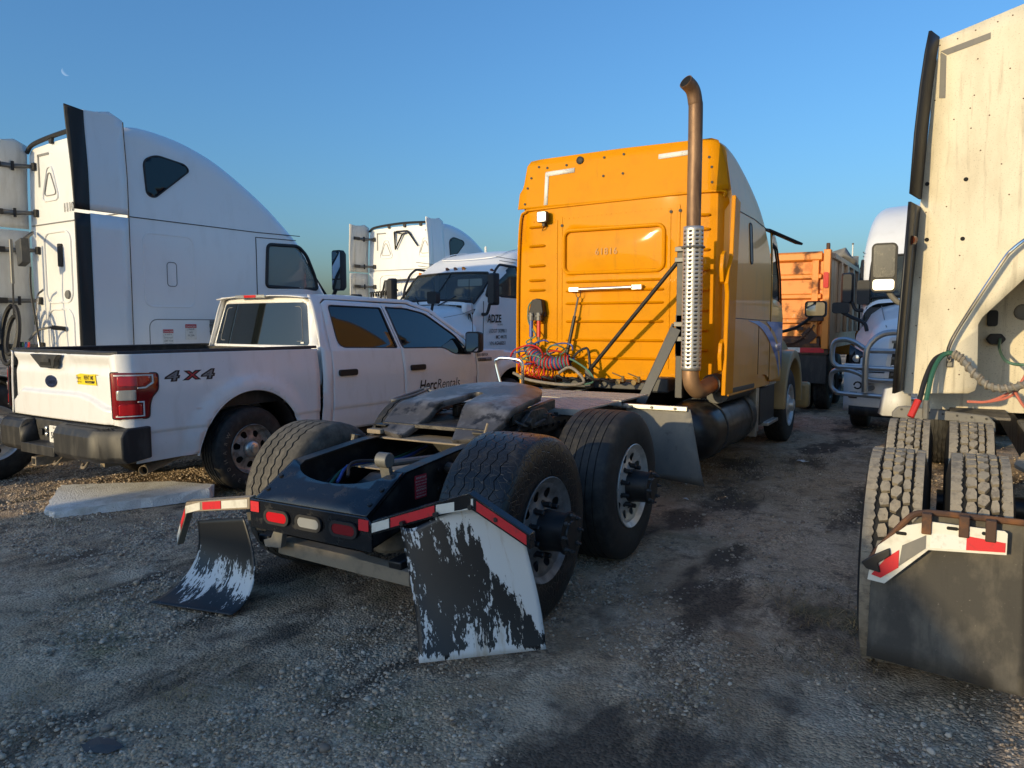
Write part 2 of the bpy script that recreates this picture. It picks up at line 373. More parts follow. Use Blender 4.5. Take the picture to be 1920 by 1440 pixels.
gv = [(x, y, gz(x, y)) for y in gy for x in gx]
gf = [(j * nx + i, j * nx + i + 1, (j + 1) * nx + i + 1, (j + 1) * nx + i) for j in range(ny - 1) for i in range(nx - 1)]
gme = bpy.data.meshes.new('ground'); gme.from_pydata(gv, [], gf); gme.polygons.foreach_set('use_smooth', [True] * len(gf)); gme.materials.append(ground_mat())
ground = bpy.data.objects.new('ground', gme); COL.objects.link(ground); ground['kind'] = 'structure'; ground['label'] = 'worn gravel and dirt yard floor'
# loose stones
def scatter_stones():
    t = (1 + 5 ** .5) / 2
    base = np.array([(-1, t, 0), (1, t, 0), (-1, -t, 0), (1, -t, 0), (0, -1, t), (0, 1, t), (0, -1, -t), (0, 1, -t), (t, 0, -1), (t, 0, 1), (-t, 0, -1), (-t, 0, 1)]) / math.sqrt(1 + t * t)
    fc = np.array([(0, 11, 5), (0, 5, 1), (0, 1, 7), (0, 7, 10), (0, 10, 11), (1, 5, 9), (5, 11, 4), (11, 10, 2), (10, 7, 6), (7, 1, 8), (3, 9, 4), (3, 4, 2), (3, 2, 6), (3, 6, 8), (3, 8, 9), (4, 9, 5), (2, 4, 11), (6, 2, 10), (8, 6, 7), (9, 8, 1)])
    pts = []
    def try_(n, x0, x1, y0, y1, s0, s1, thr):
        for _ in range(n):
            x, y = random.uniform(x0, x1), random.uniform(y0, y1)
            # only inside the view wedge
            u, w = x * .866 + y * .5, -x * .5 + y * .866
            if w < 1.2 or abs(u) > w * .72 + .3: continue
            q = noise.fractal((x * 1.1, y * .8, 12.), .8, 2.1, 3)
            if q < thr + random.uniform(-.25, .25): continue
            pts.append((x, y, random.uniform(s0, s1) * (1 + .8 * random.random() ** 4)))
    try_(95000, -4.5, 2.6, .4, 5, .003, .009, .06)
    try_(30000, -8, 2.0, 3, 10, .004, .009, 0.)
    try_(2600, -5, 2.5, .4, 6, .009, .016, .12)
    try_(9000, -10, 1.5, 6, 15, .007, .013, 0.)
    try_(20000, -9.5, -5, 2.8, 6, .004, .012, -.3)
    n = len(pts); P = np.array(pts)
    z = np.array([gz(a, b) for a, b, _ in pts])
    sc = P[:, 2][:, None] * RNG.uniform(.6, 1.3, (n, 3)); sc[:, 2] *= .65
    jit = RNG.uniform(.8, 1.2, (n, 12, 1))
    ang = RNG.uniform(0, 2 * math.pi, n); c, s = np.cos(ang)[:, None], np.sin(ang)[:, None]
    V = base[None] * jit * sc[:, None, :]
    X = V[:, :, 0] * c - V[:, :, 1] * s; Y = V[:, :, 0] * s + V[:, :, 1] * c
    V = np.stack([X + P[:, 0][:, None], Y + P[:, 1][:, None], V[:, :, 2] + (z + sc[:, 2] * .35)[:, None]], 2).reshape(-1, 3)
    Fc = (fc[None] + (np.arange(n) * 12)[:, None, None]).reshape(-1, 3)
    me = bpy.data.meshes.new('loose_stones'); me.vertices.add(len(V)); me.vertices.foreach_set('co', V.ravel().astype(np.float32))
    me.loops.add(Fc.size); me.loops.foreach_set('vertex_index', Fc.ravel().astype(np.int32))
    me.polygons.add(len(Fc)); me.polygons.foreach_set('loop_start', np.arange(0, Fc.size, 3, dtype=np.int32)); me.polygons.foreach_set('use_smooth', [True] * len(Fc))
    me.update(calc_edges=True); me.validate()
    m = bpy.data.materials.new('stone'); m.use_nodes = True; N = m.node_tree.nodes; L = m.node_tree.links; p = N['Principled BSDF']; p.inputs['Roughness'].default_value = .85; p.inputs['Specular IOR Level'].default_value = .3
    g = N.new('ShaderNodeNewGeometry'); r = N.new('ShaderNodeValToRGB'); L.new(g.outputs['Random Per Island'], r.inputs[0])
    e = r.color_ramp.elements; e[0].position = 0; e[0].color = (.20, .16, .125, 1); e[1].position = 1; e[1].color = (.58, .485, .385, 1)
    for q, cc in ((.35, (.36, .28, .205, 1)), (.8, (.50, .395, .29, 1))): k = e.new(q); k.color = cc
    L.new(r.outputs[0], p.inputs['Base Color']); me.materials.append(m)
    o = bpy.data.objects.new('loose_stones', me); COL.objects.link(o); o['kind'] = 'stuff'; o['label'] = 'loose grey gravel stones scattered over the yard'; o['category'] = 'gravel'
scatter_stones()
def dry_grass():
    vs, fs = [], []
    def blade(x, y, h, lean):
        a = random.uniform(0, 6.283); b = random.uniform(0, 6.283); w = random.uniform(.0012, .0028); z = gz(x, y) - .004
        dx, dy = math.cos(a) * w, math.sin(a) * w; lx, ly = math.cos(b) * lean, math.sin(b) * lean; o = len(vs)
        for t in (0, .5, 1):
            k = 1 - .8 * t; cx, cy, cz = x + lx * t * t, y + ly * t * t, z + h * t * (1 - .35 * t * min(1, lean / h))
            vs.append((cx - dx * k, cy - dy * k, cz)); vs.append((cx + dx * k, cy + dy * k, cz))
        fs.append((o, o + 1, o + 3, o + 2)); fs.append((o + 2, o + 3, o + 5, o + 4))
    def tuft(x, y, r, n, h):
        for _ in range(n):
            q = r * math.sqrt(random.random()); t = random.uniform(0, 6.283); hh = h * random.uniform(.3, 1.)
            blade(x + q * math.cos(t), y + q * math.sin(t), hh, hh * random.uniform(.4, 2.2))
    for x, y, r, n, h in ((-6.45, 4.9, .4, 900, .13), (-6.0, 5.0, .25, 400, .11), (-6.9, 4.75, .4, 500, .07), (-.55, 4.6, .4, 420, .09), (-.45, 3.9, .25, 200, .07), (-2.0, 7.6, .9, 700, .08), (-1.9, 9.0, .8, 900, .12), (-2.4, 8.3, .7, 600, .09), (-1.4, 9.6, .5, 300, .08),
                          (-3.0, 2.2, .22, 240, .04), (-2.2, 1.9, .25, 200, .03), (-4.3, 2.6, .3, 200, .03), (-.9, 2.1, .15, 120, .04), (-.3, 2.4, .15, 120, .05), (-1.6, 2.5, .12, 90, .04), (-7.4, 4.6, .5, 260, .05), (-5.6, 3.6, .4, 160, .03), (-.9, 3.1, .2, 160, .05), (-3.3, 1.3, .2, 140, .03), (-1.9, 1.2, .2, 120, .03)):
        tuft(x, y, r, n, h)
    for x, y in ((-2.9, 2.05), (-2.75, 2.2), (-2.45, 1.95), (-3.5, 1.75), (-3.9, 2.2), (-1.55, 1.75), (-1.2, 1.55), (-3.15, 1.55), (-2.3, 2.35)): tuft(x, y, .13, 170, .03)
    for _ in range(420):
        x, y = random.uniform(-8, 1), random.uniform(1, 9)
        if noise.noise((x, y, 5.)) > .05: tuft(x, y, .07, 14, .035)
    me = bpy.data.meshes.new('dry_grass'); me.from_pydata(vs, [], fs)
    me.materials.append(mat('dry grass', (.40, .28, .13), .8, layers=[((.06, .042, .028), 1.3, .42, .56, .95, .8), ((.33, .25, .12), 9, .55, .7, .7, .8)]))
    o = bpy.data.objects.new('dry_grass', me); COL.objects.link(o); o['kind'] = 'stuff'; o['label'] = 'dry straw coloured grass growing in tufts on the gravel'; o['category'] = 'grass'
dry_grass()
# ---------------------------------------------------------------- wheels
def RX(c, flip):      # axis along X at c; flip: outer face towards +X when flip = 1, -X when -1
    M = Matrix.Identity(4)
    if flip < 0: M = Matrix.Rotation(math.pi, 4, 'Z')
    M.translation = Vector(c); return M
def tyre_mesh(b, M, Ro, w, rr, grooves=4, zig=.006, n=64, gd=.012, crown=.006, gw=.012):
    """tyre with ribs; grooves wander by zig; local X: 0 = outer face, -w = inner"""
    prof = [(-.018, rr - .012), (-.004, rr + .01), (.008, rr + (Ro - rr) * .45), (-.004, Ro - .045), (-.022, Ro - .012), (-.034, Ro - .003)]
    tw = w - .068; xs = [-.034]
    for k in range(grooves):
        c = -.034 - tw * (k + 1) / (grooves + 1)
        prof += [(c + gw / 2 + .001, 'r'), (c + gw / 2, 'g'), (c - gw / 2, 'g'), (c - gw / 2 - .001, 'r')]
    prof += [(-w + .034, Ro - .003), (-w + .022, Ro - .012), (-w + .004, Ro - .045), (-w - .008, rr + (Ro - rr) * .45), (-w + .004, rr + .01), (-w + .018, rr - .012)]
    L = len(prof); vs = []; fs = []
    for k in range(n):
        t = 2 * math.pi * k / n; z = zig * (1 if k % 2 else -1)
        for a, r in prof:
            q = a
            if r in ('r', 'g'):
                q = a + z; base = Ro + crown * (1 - ((a + w / 2) / (w / 2)) ** 2)
                r = base if r == 'r' else base - gd
            vs.append(M @ Vector((q, r * math.cos(t), r * math.sin(t))))
    for k in range(n):
        for i in range(L - 1): fs.append((k * L + i, k * L + i + 1, ((k + 1) % n) * L + i + 1, ((k + 1) % n) * L + i))
    b.add(vs, fs)
def truck_wheel(parent, c, side, Ro=.52, w=.43, rim=ALUW, tread=RUBBER, hub='drive', grooves=4, zig=.006, deep=.03, n=72, gw=.012, gd=.012):
    """c: centre of the OUTER face; side +1 = outer face looks +X"""
    M = RX(c, side); rr = .286
    b = MB()
    dish = lambda r: -deep + .015 - .03 * ss(.10, .20, r) + .02 * ss(.19, .26, r) if hub != 'steer' else .0 - .06 * ss(.1, .2, r) + .02 * ss(.2, .26, r)
    hol = [circ(.205 * math.cos(2 * math.pi * k / 10), .205 * math.sin(2 * math.pi * k / 10), .030, 14) for k in range(10)]
    b.panel(circ(0, 0, .262, 60), hol, lambda u, v: M @ Vector((dish(math.hypot(u, v)), u, v)), lin(-.25, .25, 14), lin(-.25, .25, 14))
    b.lathe([(dish(.262), .262), (-.02, .268), (-.004, .284), (.004, .293), (.000, .297), (-.03, .285), (-.10, .272), (-w + .05, .272), (-w, .29)], M, 60)
    W = b.build('wheel', rim, parent, solid=0)
    t = MB(); tyre_mesh(t, M, Ro, w, rr + .008, grooves, zig, n, gd=gd, gw=gw); t.build('tyre', tread, W)
    MB().lathe([(-.13, .0), (-.13, .26)], M, 32).build('brake_drum', BLK, W)
    if hub == 'drive':
        h = MB(); x0 = -deep - .02
        h.lathe([(x0 - .04, .13), (x0 + .012, .13), (x0 + .015, .12), (x0 + .06, .112), (.115, .105), (.12, .118), (.138, .118), (.142, .07), (.15, .066), (.152, 0)], M, 28)
        h.build('hub', BLK, W, ang=30)
        M3 = M.to_3x3().to_4x4()
        l = MB().lathe([(-.01, .024), (.02, .024), (.022, .017), (.065, .016), (.07, .012), (.071, 0)], M3, 8)
        rep('lug_nut', l, BLK, W, [M @ Vector((x0, .143 * math.cos(2 * math.pi * (k + .5) / 10), .143 * math.sin(2 * math.pi * (k + .5) / 10))) for k in range(10)])
        l = MB().lathe([(0, .013), (.025, .013), (.026, .007), (.04, .007), (.041, 0)], M3, 6)
        rep('axle_stud', l, DKGREY, W, [M @ Vector((.13, .1 * math.cos(2 * math.pi * k / 8), .1 * math.sin(2 * math.pi * k / 8))) for k in range(8)])
    else:
        h = MB(); h.lathe([(-.08, .13), (-.02, .12), (-.01, .09), (.05, .085), (.06, .06), (.062, 0)], M, 24); h.build('hub', rim, W)
    return W
def block_tyre(parent, c, side, Ro, w, n=44):
    """lug drive tyre with separate tread blocks"""
    M = RX(c, side); rr = .292
    b = MB(); b.lathe([(-.018, rr - .012), (-.004, rr + .01), (.010, rr + (Ro - rr) * .5), (-.002, Ro - .05), (-.014, Ro - .022), (-w + .014, Ro - .022), (-w + .002, Ro - .05), (-w - .010, rr + (Ro - rr) * .5), (-w + .004, rr + .01), (-w + .018, rr - .012)], M, 64)
    W = b.build('tyre', RUBBLK, parent)
    t = MB(); dth = 2 * math.pi / n
    def block(poly, ro):
        P = [(x, a, r) for r in (Ro - .024, ro) for x, a in poly]; k = len(poly)
        vs = [M @ Vector((x, r * math.cos(a), r * math.sin(a))) for x, a, r in P]
        t.add(vs, [(i, (i + 1) % k, k + (i + 1) % k, k + i) for i in range(k)] + [tuple(range(k, 2 * k))])
    tw = w - .016; x0 = -.008
    cols = [(.0, .19, 's'), (.235, .44, 'h'), (.44, .64, 'd'), (.64, .80, 'h'), (.845, 1.0, 's')]
    for ci, (u0, u1, kind) in enumerate(cols):
        a0, a1 = x0 - tw * u0, x0 - tw * u1
        for k in range(n if kind != 's' else n * 2):
            if kind == 's':
                th = k * dth / 2; j = random.uniform(-.003, .003); inner = a1 if ci == 0 else a0; outer = a0 if ci == 0 else a1
                sg = 1 if ci == 0 else -1
                block([(outer, th - dth * .245), (inner + j + sg * .004, th - dth * .245), (inner + j - sg * .003, th), (inner + j + sg * .004, th + dth * .245), (outer, th + dth * .245)], Ro - .004 + random.uniform(-.002, .001))
            else:
                th = (k + (.5 if kind == 'd' else 0) + ci * .13) * dth; xm = (a0 + a1) / 2; hx = abs(a1 - a0) / 2 - .003; hh = dth * .43
                if kind == 'h': poly = [(xm - hx, th - hh * .8), (xm + hx * .6, th - hh), (xm + hx, th - hh * .2), (xm + hx * .7, th + hh * .8), (xm - hx * .5, th + hh), (xm - hx, th + hh * .3)]
                else: poly = [(xm - hx * 1.1, th - hh * .1), (xm - hx * .2, th - hh), (xm + hx, th - hh * .75), (xm + hx * 1.1, th + hh * .2), (xm + hx * .3, th + hh), (xm - hx, th + hh * .7)]
                block(poly, Ro + random.uniform(-.002, .002))
                if random.random() < .45: pass
    t.build('tread_blocks', RUBDUST, W, smooth=False)
    return W
# ================================================================ yellow tractor (metres in yard coordinates, centre line x = CX)
CX = -3.0
OFF = Vector((CX, 2.95, 0))
yt = thing('semi_tractor', 'yellow sleeper tractor without trailer, bare black chassis and tall brown exhaust stack', 'truck', OFF)
TOPL = [(2.95, .645), (3.27, .835), (3.8, .885), (5.0, .93), (7.0, .95), (12.3, .97)]
BOTL = [(2.95, .47), (3.4, .55), (4.0, .60), (7.0, .66), (12.3, .68)]
def frame_rails():
    for s in (-1, 1):
        xo = CX + s * .43; xi = xo - s * .085
        b = MB(); b.prism(BOTL + TOPL[::-1], 'X', xo - s * .009, xo)
        for ln, dz in ((TOPL, -.009), (BOTL, .009)):
            for (a, za), (c, zc) in zip(ln, ln[1:]):
                z0 = za - .001 if dz < 0 else za
                b.add([(xi, a, za), (xo, a, za), (xo, c, zc), (xi, c, zc), (xi, a, za + dz), (xo, a, za + dz), (xo, c, zc + dz), (xi, c, zc + dz)], [(0, 1, 2, 3), (4, 5, 6, 7), (0, 1, 5, 4), (3, 2, 6, 7), (0, 3, 7, 4), (1, 2, 6, 5)])
        b.build('frame_rail', FRAME, yt, ang=25)
        rep('tail_bolt', MB().cyl((0, 0, 0), (0, -.009, .016), .014, 6), BLK, yt, [(xo - s * .045, 3.02, .69), (xo - s * .045, 3.12, .75)])
    # rear cross plate with lamps
    b = MB(); b.prism([(CX - .44, .49), (CX + .47, .475), (CX + .47, .62), (CX + .43, .655), (CX - .44, .655)], 'Y', 2.925, 2.94); end = b.build('end_plate', BLKG, yt, bevel=.004)
    out = [(-.42, 0), (.42, 0), (.42, .36)] + [(.34 * math.cos(R(a)), .35 - .15 * math.sin(R(a))) for a in range(12, 172, 8)] + [(-.42, .36)]
    MB().panel(out, [], lambda u, v: (CX + u, 2.945 + v * .86, .655 + v * .5), lin(-.4, .4, 8), lin(0, .36, 4)).build('tail_gusset', BLKG, yt, solid=.008)
    for x, m, nm in ((-.215, RED, 'tail_lamp'), (.03, CLEAR, 'reverse_lamp'), (.285, REDDK, 'tail_lamp')):  # right lens darker red: the shade on that end is painted into it
        b = MB(); ring = rrect(CX + x - .098, CX + x + .098, .575 - .043, .575 + .043, .042, 6); inn = rrect(CX + x - .08, CX + x + .08, .575 - .028, .575 + .028, .027, 6)
        n = len(ring); b.add([(p[0], 2.92, p[1]) for p in ring] + [(p[0], 2.908, p[1]) for p in ring] + [(p[0], 2.908, p[1]) for p in inn] + [(p[0], 2.918, p[1]) for p in inn], [(i + o, (i + 1) % n + o, (i + 1) % n + o + n, i + o + n) for o in (0, n, 2 * n) for i in range(n)])
        g = b.build('lamp_grommet', TRIM, yt)
        MB().prism(inn, 'Y', 2.911, 2.9245).build(nm, m, g, bevel=.004)
    for x in (-.395, .42):
        MB().prism(rrect(CX + x - .034, CX + x + .034, .585, .645, .004), 'Y', 2.919, 2.9245).build('reflector', REDREF, yt)
    # suspension cross beam, brackets, air springs
    b = MB(); b.prism([(-3.38, .30), (-2.40, .27), (-2.40, .35), (-2.75, .365), (-2.8, .375), (-3.38, .385)], 'Y', 3.07, 3.16); b.build('cross_beam', DUSTY, yt, bevel=.006)
    for x in (-3.24, -2.72):
        b = MB(); b.lathe([(.0, 0), (.0, .09), (.02, .105), (.10, .105), (.11, .095), (.12, .107), (.2, .107), (.21, .085), (.22, 0)], Matrix.Translation((x, 3.30, .37)) @ Matrix.Rotation(-math.pi / 2, 4, 'Y'), 24); b.build('air_spring', DUSTY, yt)
    b = MB(); b.prism([(-3.40, .36), (-3.27, .37), (-3.25, .47), (-3.31, .49), (-3.35, .42), (-3.41, .40)], 'Y', 2.99, 3.03); b.build('level_bracket', GREYM, yt, bevel=.003)
    box('crossmember', FRAME, yt, CX - .42, CX + .42, 3.5, 3.56, .45, .60)
    for y in (4.45, 5.6, 6.8, 8.4, 10.2, 12.0): box('crossmember', FRAME, yt, CX - .42, CX + .42, y - .07, y + .07, .62, .84)
    box('dusty_plate', DUSTY, yt, CX - .40, CX + .40, 3.98, 4.22, .872, .884); box('dusty_plate', DUSTY, yt, CX - .34, CX + .36, 3.62, 3.86, .74, .75)
    # torque arm
    b = MB(); b.beam((-2.80, 3.42, .66), (-2.80, 3.36, .86), .035, .07, (1, 0, 0)); b.cyl((-2.84, 3.36, .87), (-2.76, 3.36, .87), .045, 14); b.build('torque_arm', GREYM, yt, bevel=.004)
    MB().cyl((-2.79, 3.40, .845), (-2.79, 3.95, .80), .022, 10).build('torque_rod', GREYM, yt)
    for y in (3.62, 4.94):
        b = MB(); b.cyl((CX - 1.0, y, .52), (CX + 1.0, y, .52), .085, 16)
        b.lathe([(-.24, 0), (-.22, .13), (-.1, .21), (.1, .21), (.22, .13), (.24, 0)], Matrix.Translation((CX, y, .52)), 18); b.build('drive_axle', FRAME, yt)
        for s in (-1, 1):
            MB().beam((CX + s * .5, y - .55, .37), (CX + s * .5, y + .55, .42), .09, .05).build('spring_beam', FRAME, yt, bevel=.01)
            MB().cyl((CX + s * .55, y + .2, .45), (CX + s * .5, y + .28, .9), .035, 10).build('shock_absorber', FRAME, yt)
    MB().cyl((-2.36, 3.62, .77), (-2.56, 3.66, .80), .035, 10).build('rail_fitting', BLKP, yt); MB().cyl((-2.40, 4.62, .80), (-2.56, 4.66, .83), .035, 10).build('rail_fitting', BLKP, yt)
    MB().prism(rrect(3.345, 3.455, .665, .80, .006), 'X', CX + .4315, CX + .434).build('warning_label', LABELR, yt)
    for k, (t, s) in enumerate((('IMPORTANT', .017), ('DO NOT WELD ON', .012), ('OR DRILL FLANGES', .0115), ('OF FRAME RAILS', .012), ('IMPORTANTE', .016), ('NO SOLDAR NI', .012), ('PERFORAR RIELES', .012))):
        text('label_text', t, s, WDECAL, yt, lambda u, v, k=k: (CX + .4355, 3.40 + u, .779 - k * .0175 + v), align='CENTER')
frame_rails()
rep('web_bolt', MB().cyl((0, 0, 0), (.012, 0, 0), .014, 6), BLK, yt, [(CX + .43, y, z) for y in (3.58, 3.7, 4.05, 4.17, 4.5, 4.62) for z in (.68, .80)])
for k, m in enumerate((TRIM, TRIM, GREENH, BLUEP, TRIM)): tube('frame_line', m, yt, catmull([(-3.33 + .04 * k, 3.25 + .05 * k, .60 + .03 * k), (-3.36 + .03 * k, 3.6, .70 + .02 * k), (-3.34 + .05 * k, 4.0, .74), (-3.36 + .03 * k, 4.5, .78), (-3.34, 5.2, .80)], 6), .011, 6)
tube('wiring_loom', TRIM, yt, catmull([(-3.25, 2.96, .60), (-3.1, 3.0, .56), (-2.8, 3.0, .58), (-2.62, 3.15, .66), (-2.60, 3.6, .74), (-2.61, 4.2, .76)], 6), .012, 6)
def flap_mat(name, seed, bias):
    m = bpy.data.materials.new(name); m.use_nodes = True; N = m.node_tree.nodes; L = m.node_tree.links; p = N['Principled BSDF']
    tc = N.new('ShaderNodeTexCoord'); uv = tc.outputs['UV']
    def nz(sc, sx, sy, d=8, ro=.65):
        mp = N.new('ShaderNodeMapping'); mp.inputs['Scale'].default_value = (sx, sy, 1); mp.inputs['Location'].default_value = (seed, seed * 2, 0); L.new(uv, mp.inputs[0])
        t = N.new('ShaderNodeTexNoise'); t.inputs['Scale'].default_value = sc; t.inputs['Detail'].default_value = d; t.inputs['Roughness'].default_value = ro; L.new(mp.outputs[0], t.inputs[0]); return t.outputs[0]
    def math_(op, a, b):
        x = N.new('ShaderNodeMath'); x.operation = op
        for i, q in enumerate((a, b)):
            if isinstance(q, (int, float)): x.inputs[i].default_value = q
            else: L.new(q, x.inputs[i])
        return x.outputs[0]
    sep = N.new('ShaderNodeSeparateXYZ'); L.new(uv, sep.inputs[0]); X, Y = sep.outputs[0], sep.outputs[1]
    field = math_('ADD', math_('ADD', math_('MULTIPLY', nz(3.4, 1.9, .5), .50), math_('MULTIPLY', nz(9, 1.6, .36), .55)), math_('MULTIPLY', nz(40, 1.3, .5), .36))
    if bias == 'right':
        up = math_('MULTIPLY', math_('MAXIMUM', math_('SUBTRACT', math_('ADD', math_('MULTIPLY', X, 1.0), math_('MULTIPLY', Y, .85)), 1.08), 0), .95)
        g = math_('ADD', up, math_('MULTIPLY', math_('MAXIMUM', math_('SUBTRACT', .07, Y), 0), 2.2)); thr = .748
    else:
        g = math_('SUBTRACT', .10, math_('MULTIPLY', math_('ABSOLUTE', math_('SUBTRACT', Y, .36), 0), .5)); thr = .73
    field = math_('ADD', field, g)
    mr = N.new('ShaderNodeMapRange'); mr.inputs[1].default_value = thr; mr.inputs[2].default_value = thr + .015; L.new(field, mr.inputs[0])
    wh = N.new('ShaderNodeMix'); wh.data_type = 'RGBA'; r2 = N.new('ShaderNodeMapRange'); r2.inputs[1].default_value = .55; r2.inputs[2].default_value = .75; L.new(nz(2.5, 3, .5), r2.inputs[0])
    wh.inputs[6].default_value = (.62, .63, .62, 1); wh.inputs[7].default_value = (.36, .27, .15, 1); L.new(r2.outputs[0], wh.inputs[0])
    mx = N.new('ShaderNodeMix'); mx.data_type = 'RGBA'; L.new(mr.outputs[0], mx.inputs[0]); mx.inputs[6].default_value = (.010, .011, .013, 1); L.new(wh.outputs[2], mx.inputs[7])
    L.new(mx.outputs[2], p.inputs['Base Color']); p.inputs['Roughness'].default_value = .42
    b = N.new('ShaderNodeBump'); b.inputs['Strength'].default_value = .3; b.inputs['Distance'].default_value = .003; L.new(field, b.inputs['Height']); L.new(b.outputs[0], p.inputs['Normal'])
    return m
def uvgrid(name, m, parent, fn, nu, nv, thick, clip=None):
    vs = [Vector(fn(i / nu, j / nv)) - OFF for j in range(nv + 1) for i in range(nu + 1)]
    fs = [(j * (nu + 1) + i, j * (nu + 1) + i + 1, (j + 1) * (nu + 1) + i + 1, (j + 1) * (nu + 1) + i) for j in range(nv) for i in range(nu)]
    if clip: fs = [f for f in fs if not clip(sum(k % (nu + 1) for k in f) / 4 / nu, sum(k // (nu + 1) for k in f) / 4 / nv)]
    me = bpy.data.meshes.new(name); me.from_pydata(vs, [], fs); me.polygons.foreach_set('use_smooth', [True] * len(fs))
    l = me.uv_layers.new()
    for q in me.loops: k = q.vertex_index; l.data[q.index].uv = ((k % (nu + 1)) / nu, (k // (nu + 1)) / nv)
    me.materials.append(m); o = bpy.data.objects.new(name, me); COL.objects.link(o); o.parent = parent
    s = o.modifiers.new('solid', 'SOLIDIFY'); s.thickness = thick; s.offset = 0
    return o
def bracket(pts, tapes, mirror, nm='flap_bracket', face=BLKG, dep=.05, hgt=.07):
    """bent channel bar along pts; tapes: list of (t0,t1,mat) along the length on the rear face"""
    b = MB(); P = [Vector(p) for p in pts]
    for a, c in zip(P, P[1:]):
        d = (c - a); e = d.normalized() * .0
        b.add([a - e, c + e, c + e + Vector((0, 0, -hgt)), a - e + Vector((0, 0, -hgt)), a + Vector((0, dep, .006)), c + Vector((0, dep, .006)), c + Vector((0, dep, -hgt)), a + Vector((0, dep, -hgt))], [(0, 1, 2, 3), (0, 1, 5, 4), (4, 5, 6, 7), (3, 2, 6, 7), (0, 3, 7, 4), (1, 2, 6, 5)])
    o = b.build(nm, face, yt, bevel=.004)
    L = [0]
    for a, c in zip(P, P[1:]): L.append(L[-1] + (c - a).length)
    def at(t):
        for i in range(len(P) - 1):
            if t <= L[i + 1] or i == len(P) - 2:
                return P[i] + (P[i + 1] - P[i]) * ((t - L[i]) / (L[i + 1] - L[i]))
    for t0, t1, m in tapes:
        a, c = at(t0 * L[-1]), at(t1 * L[-1]); o1 = Vector((0, -.003, 0))
        q = [a + o1 + Vector((0, 0, -.010)), c + o1 + Vector((0, 0, -.010)), c + o1 + Vector((0, 0, -hgt + .012)), a + o1 + Vector((0, 0, -hgt + .012))]
        MB().add(q + [v + Vector((0, .0022, 0)) for v in q], [(0, 1, 2, 3), (7, 6, 5, 4), (0, 1, 5, 4), (1, 2, 6, 5), (2, 3, 7, 6), (3, 0, 4, 7)]).build('reflective_tape', m, o, smooth=False)
    return o
# right flap: hangs from an outward-rising arm, outer end swung forward
br = bracket([(-2.47, 2.86, .665), (-1.91, 2.90, .865), (-1.635, 3.0, .68)], [(.0, .12, WHREF), (.13, .42, REDREF), (.43, .66, WHREF), (.68, .98, REDREF)], 1)
FR = flap_mat('chipped white paint on black flap', 3.3, 'right')
def flapR(u, v):
    tl = Vector((-2.28, 2.85, .665)); tr = Vector((-1.69, 3.06, .60)); bl = Vector((-2.09, 2.74, .06)); brr = Vector((-1.60, 3.10, .10))
    top = tl.lerp(tr, u) + Vector((0, 0, .185 * max(0, 1 - abs(u - .56) / .46)))
    p = (bl.lerp(brr, u)).lerp(top, v); p.y += .05 * math.sin(v * 2.2) * (1 - v); return p
uvgrid('mud_flap', FR, yt, flapR, 24, 24, .006, clip=lambda u, v: (u - .93) / .07 > 0 and (v < .07) and (((u - .93) / .07) ** 2 + ((.07 - v) / .07) ** 2 > 1.0) or (u < .06 and v < .06 and ((.06 - u) ** 2 + (.06 - v) ** 2 > .0036)))
rep('flap_bolt', MB().cyl((0, .01, 0), (0, -.012, 0), .012, 8), BLK, yt, [(-2.27, 2.853, .685), (-2.08, 2.868, .75), (-1.90, 2.90, .80), (-1.79, 2.95, .745), (-1.68, 3.0, .665)])
# left flap: its arm sags, sheet curls under and drags on the gravel
bracket([(-3.45, 2.93, .66), (-4.10, 2.99, .545), (-4.22, 3.0, .31)], [(.02, .30, WHREF), (.31, .52, REDREF), (.55, .74, WHREF), (.76, .88, REDREF), (.89, .99, WHREF)], -1, face=DUSTY)
FL = flap_mat('scuffed black flap', 8.1, 'mid')
def flapL(u, v):
    tl = Vector((-4.05, 3.03, .42)); tr = Vector((-3.55, 2.97, .52)); bl = Vector((-4.02, 2.66, .014)); brr = Vector((-3.44, 2.77, .014)); t = 1 - v
    top, bot = tl.lerp(tr, u), bl.lerp(brr, u); p = top.lerp(bot, t)
    p.y = top.y + (bot.y - top.y) * t ** 2.4; p.z = top.z + (bot.z - top.z) * (1 - (1 - t) ** 1.45) ; p.x += .07 * math.sin(t * math.pi) * (.3 + .7 * u); return p
uvgrid('mud_flap', FL, yt, flapL, 22, 26, .006)
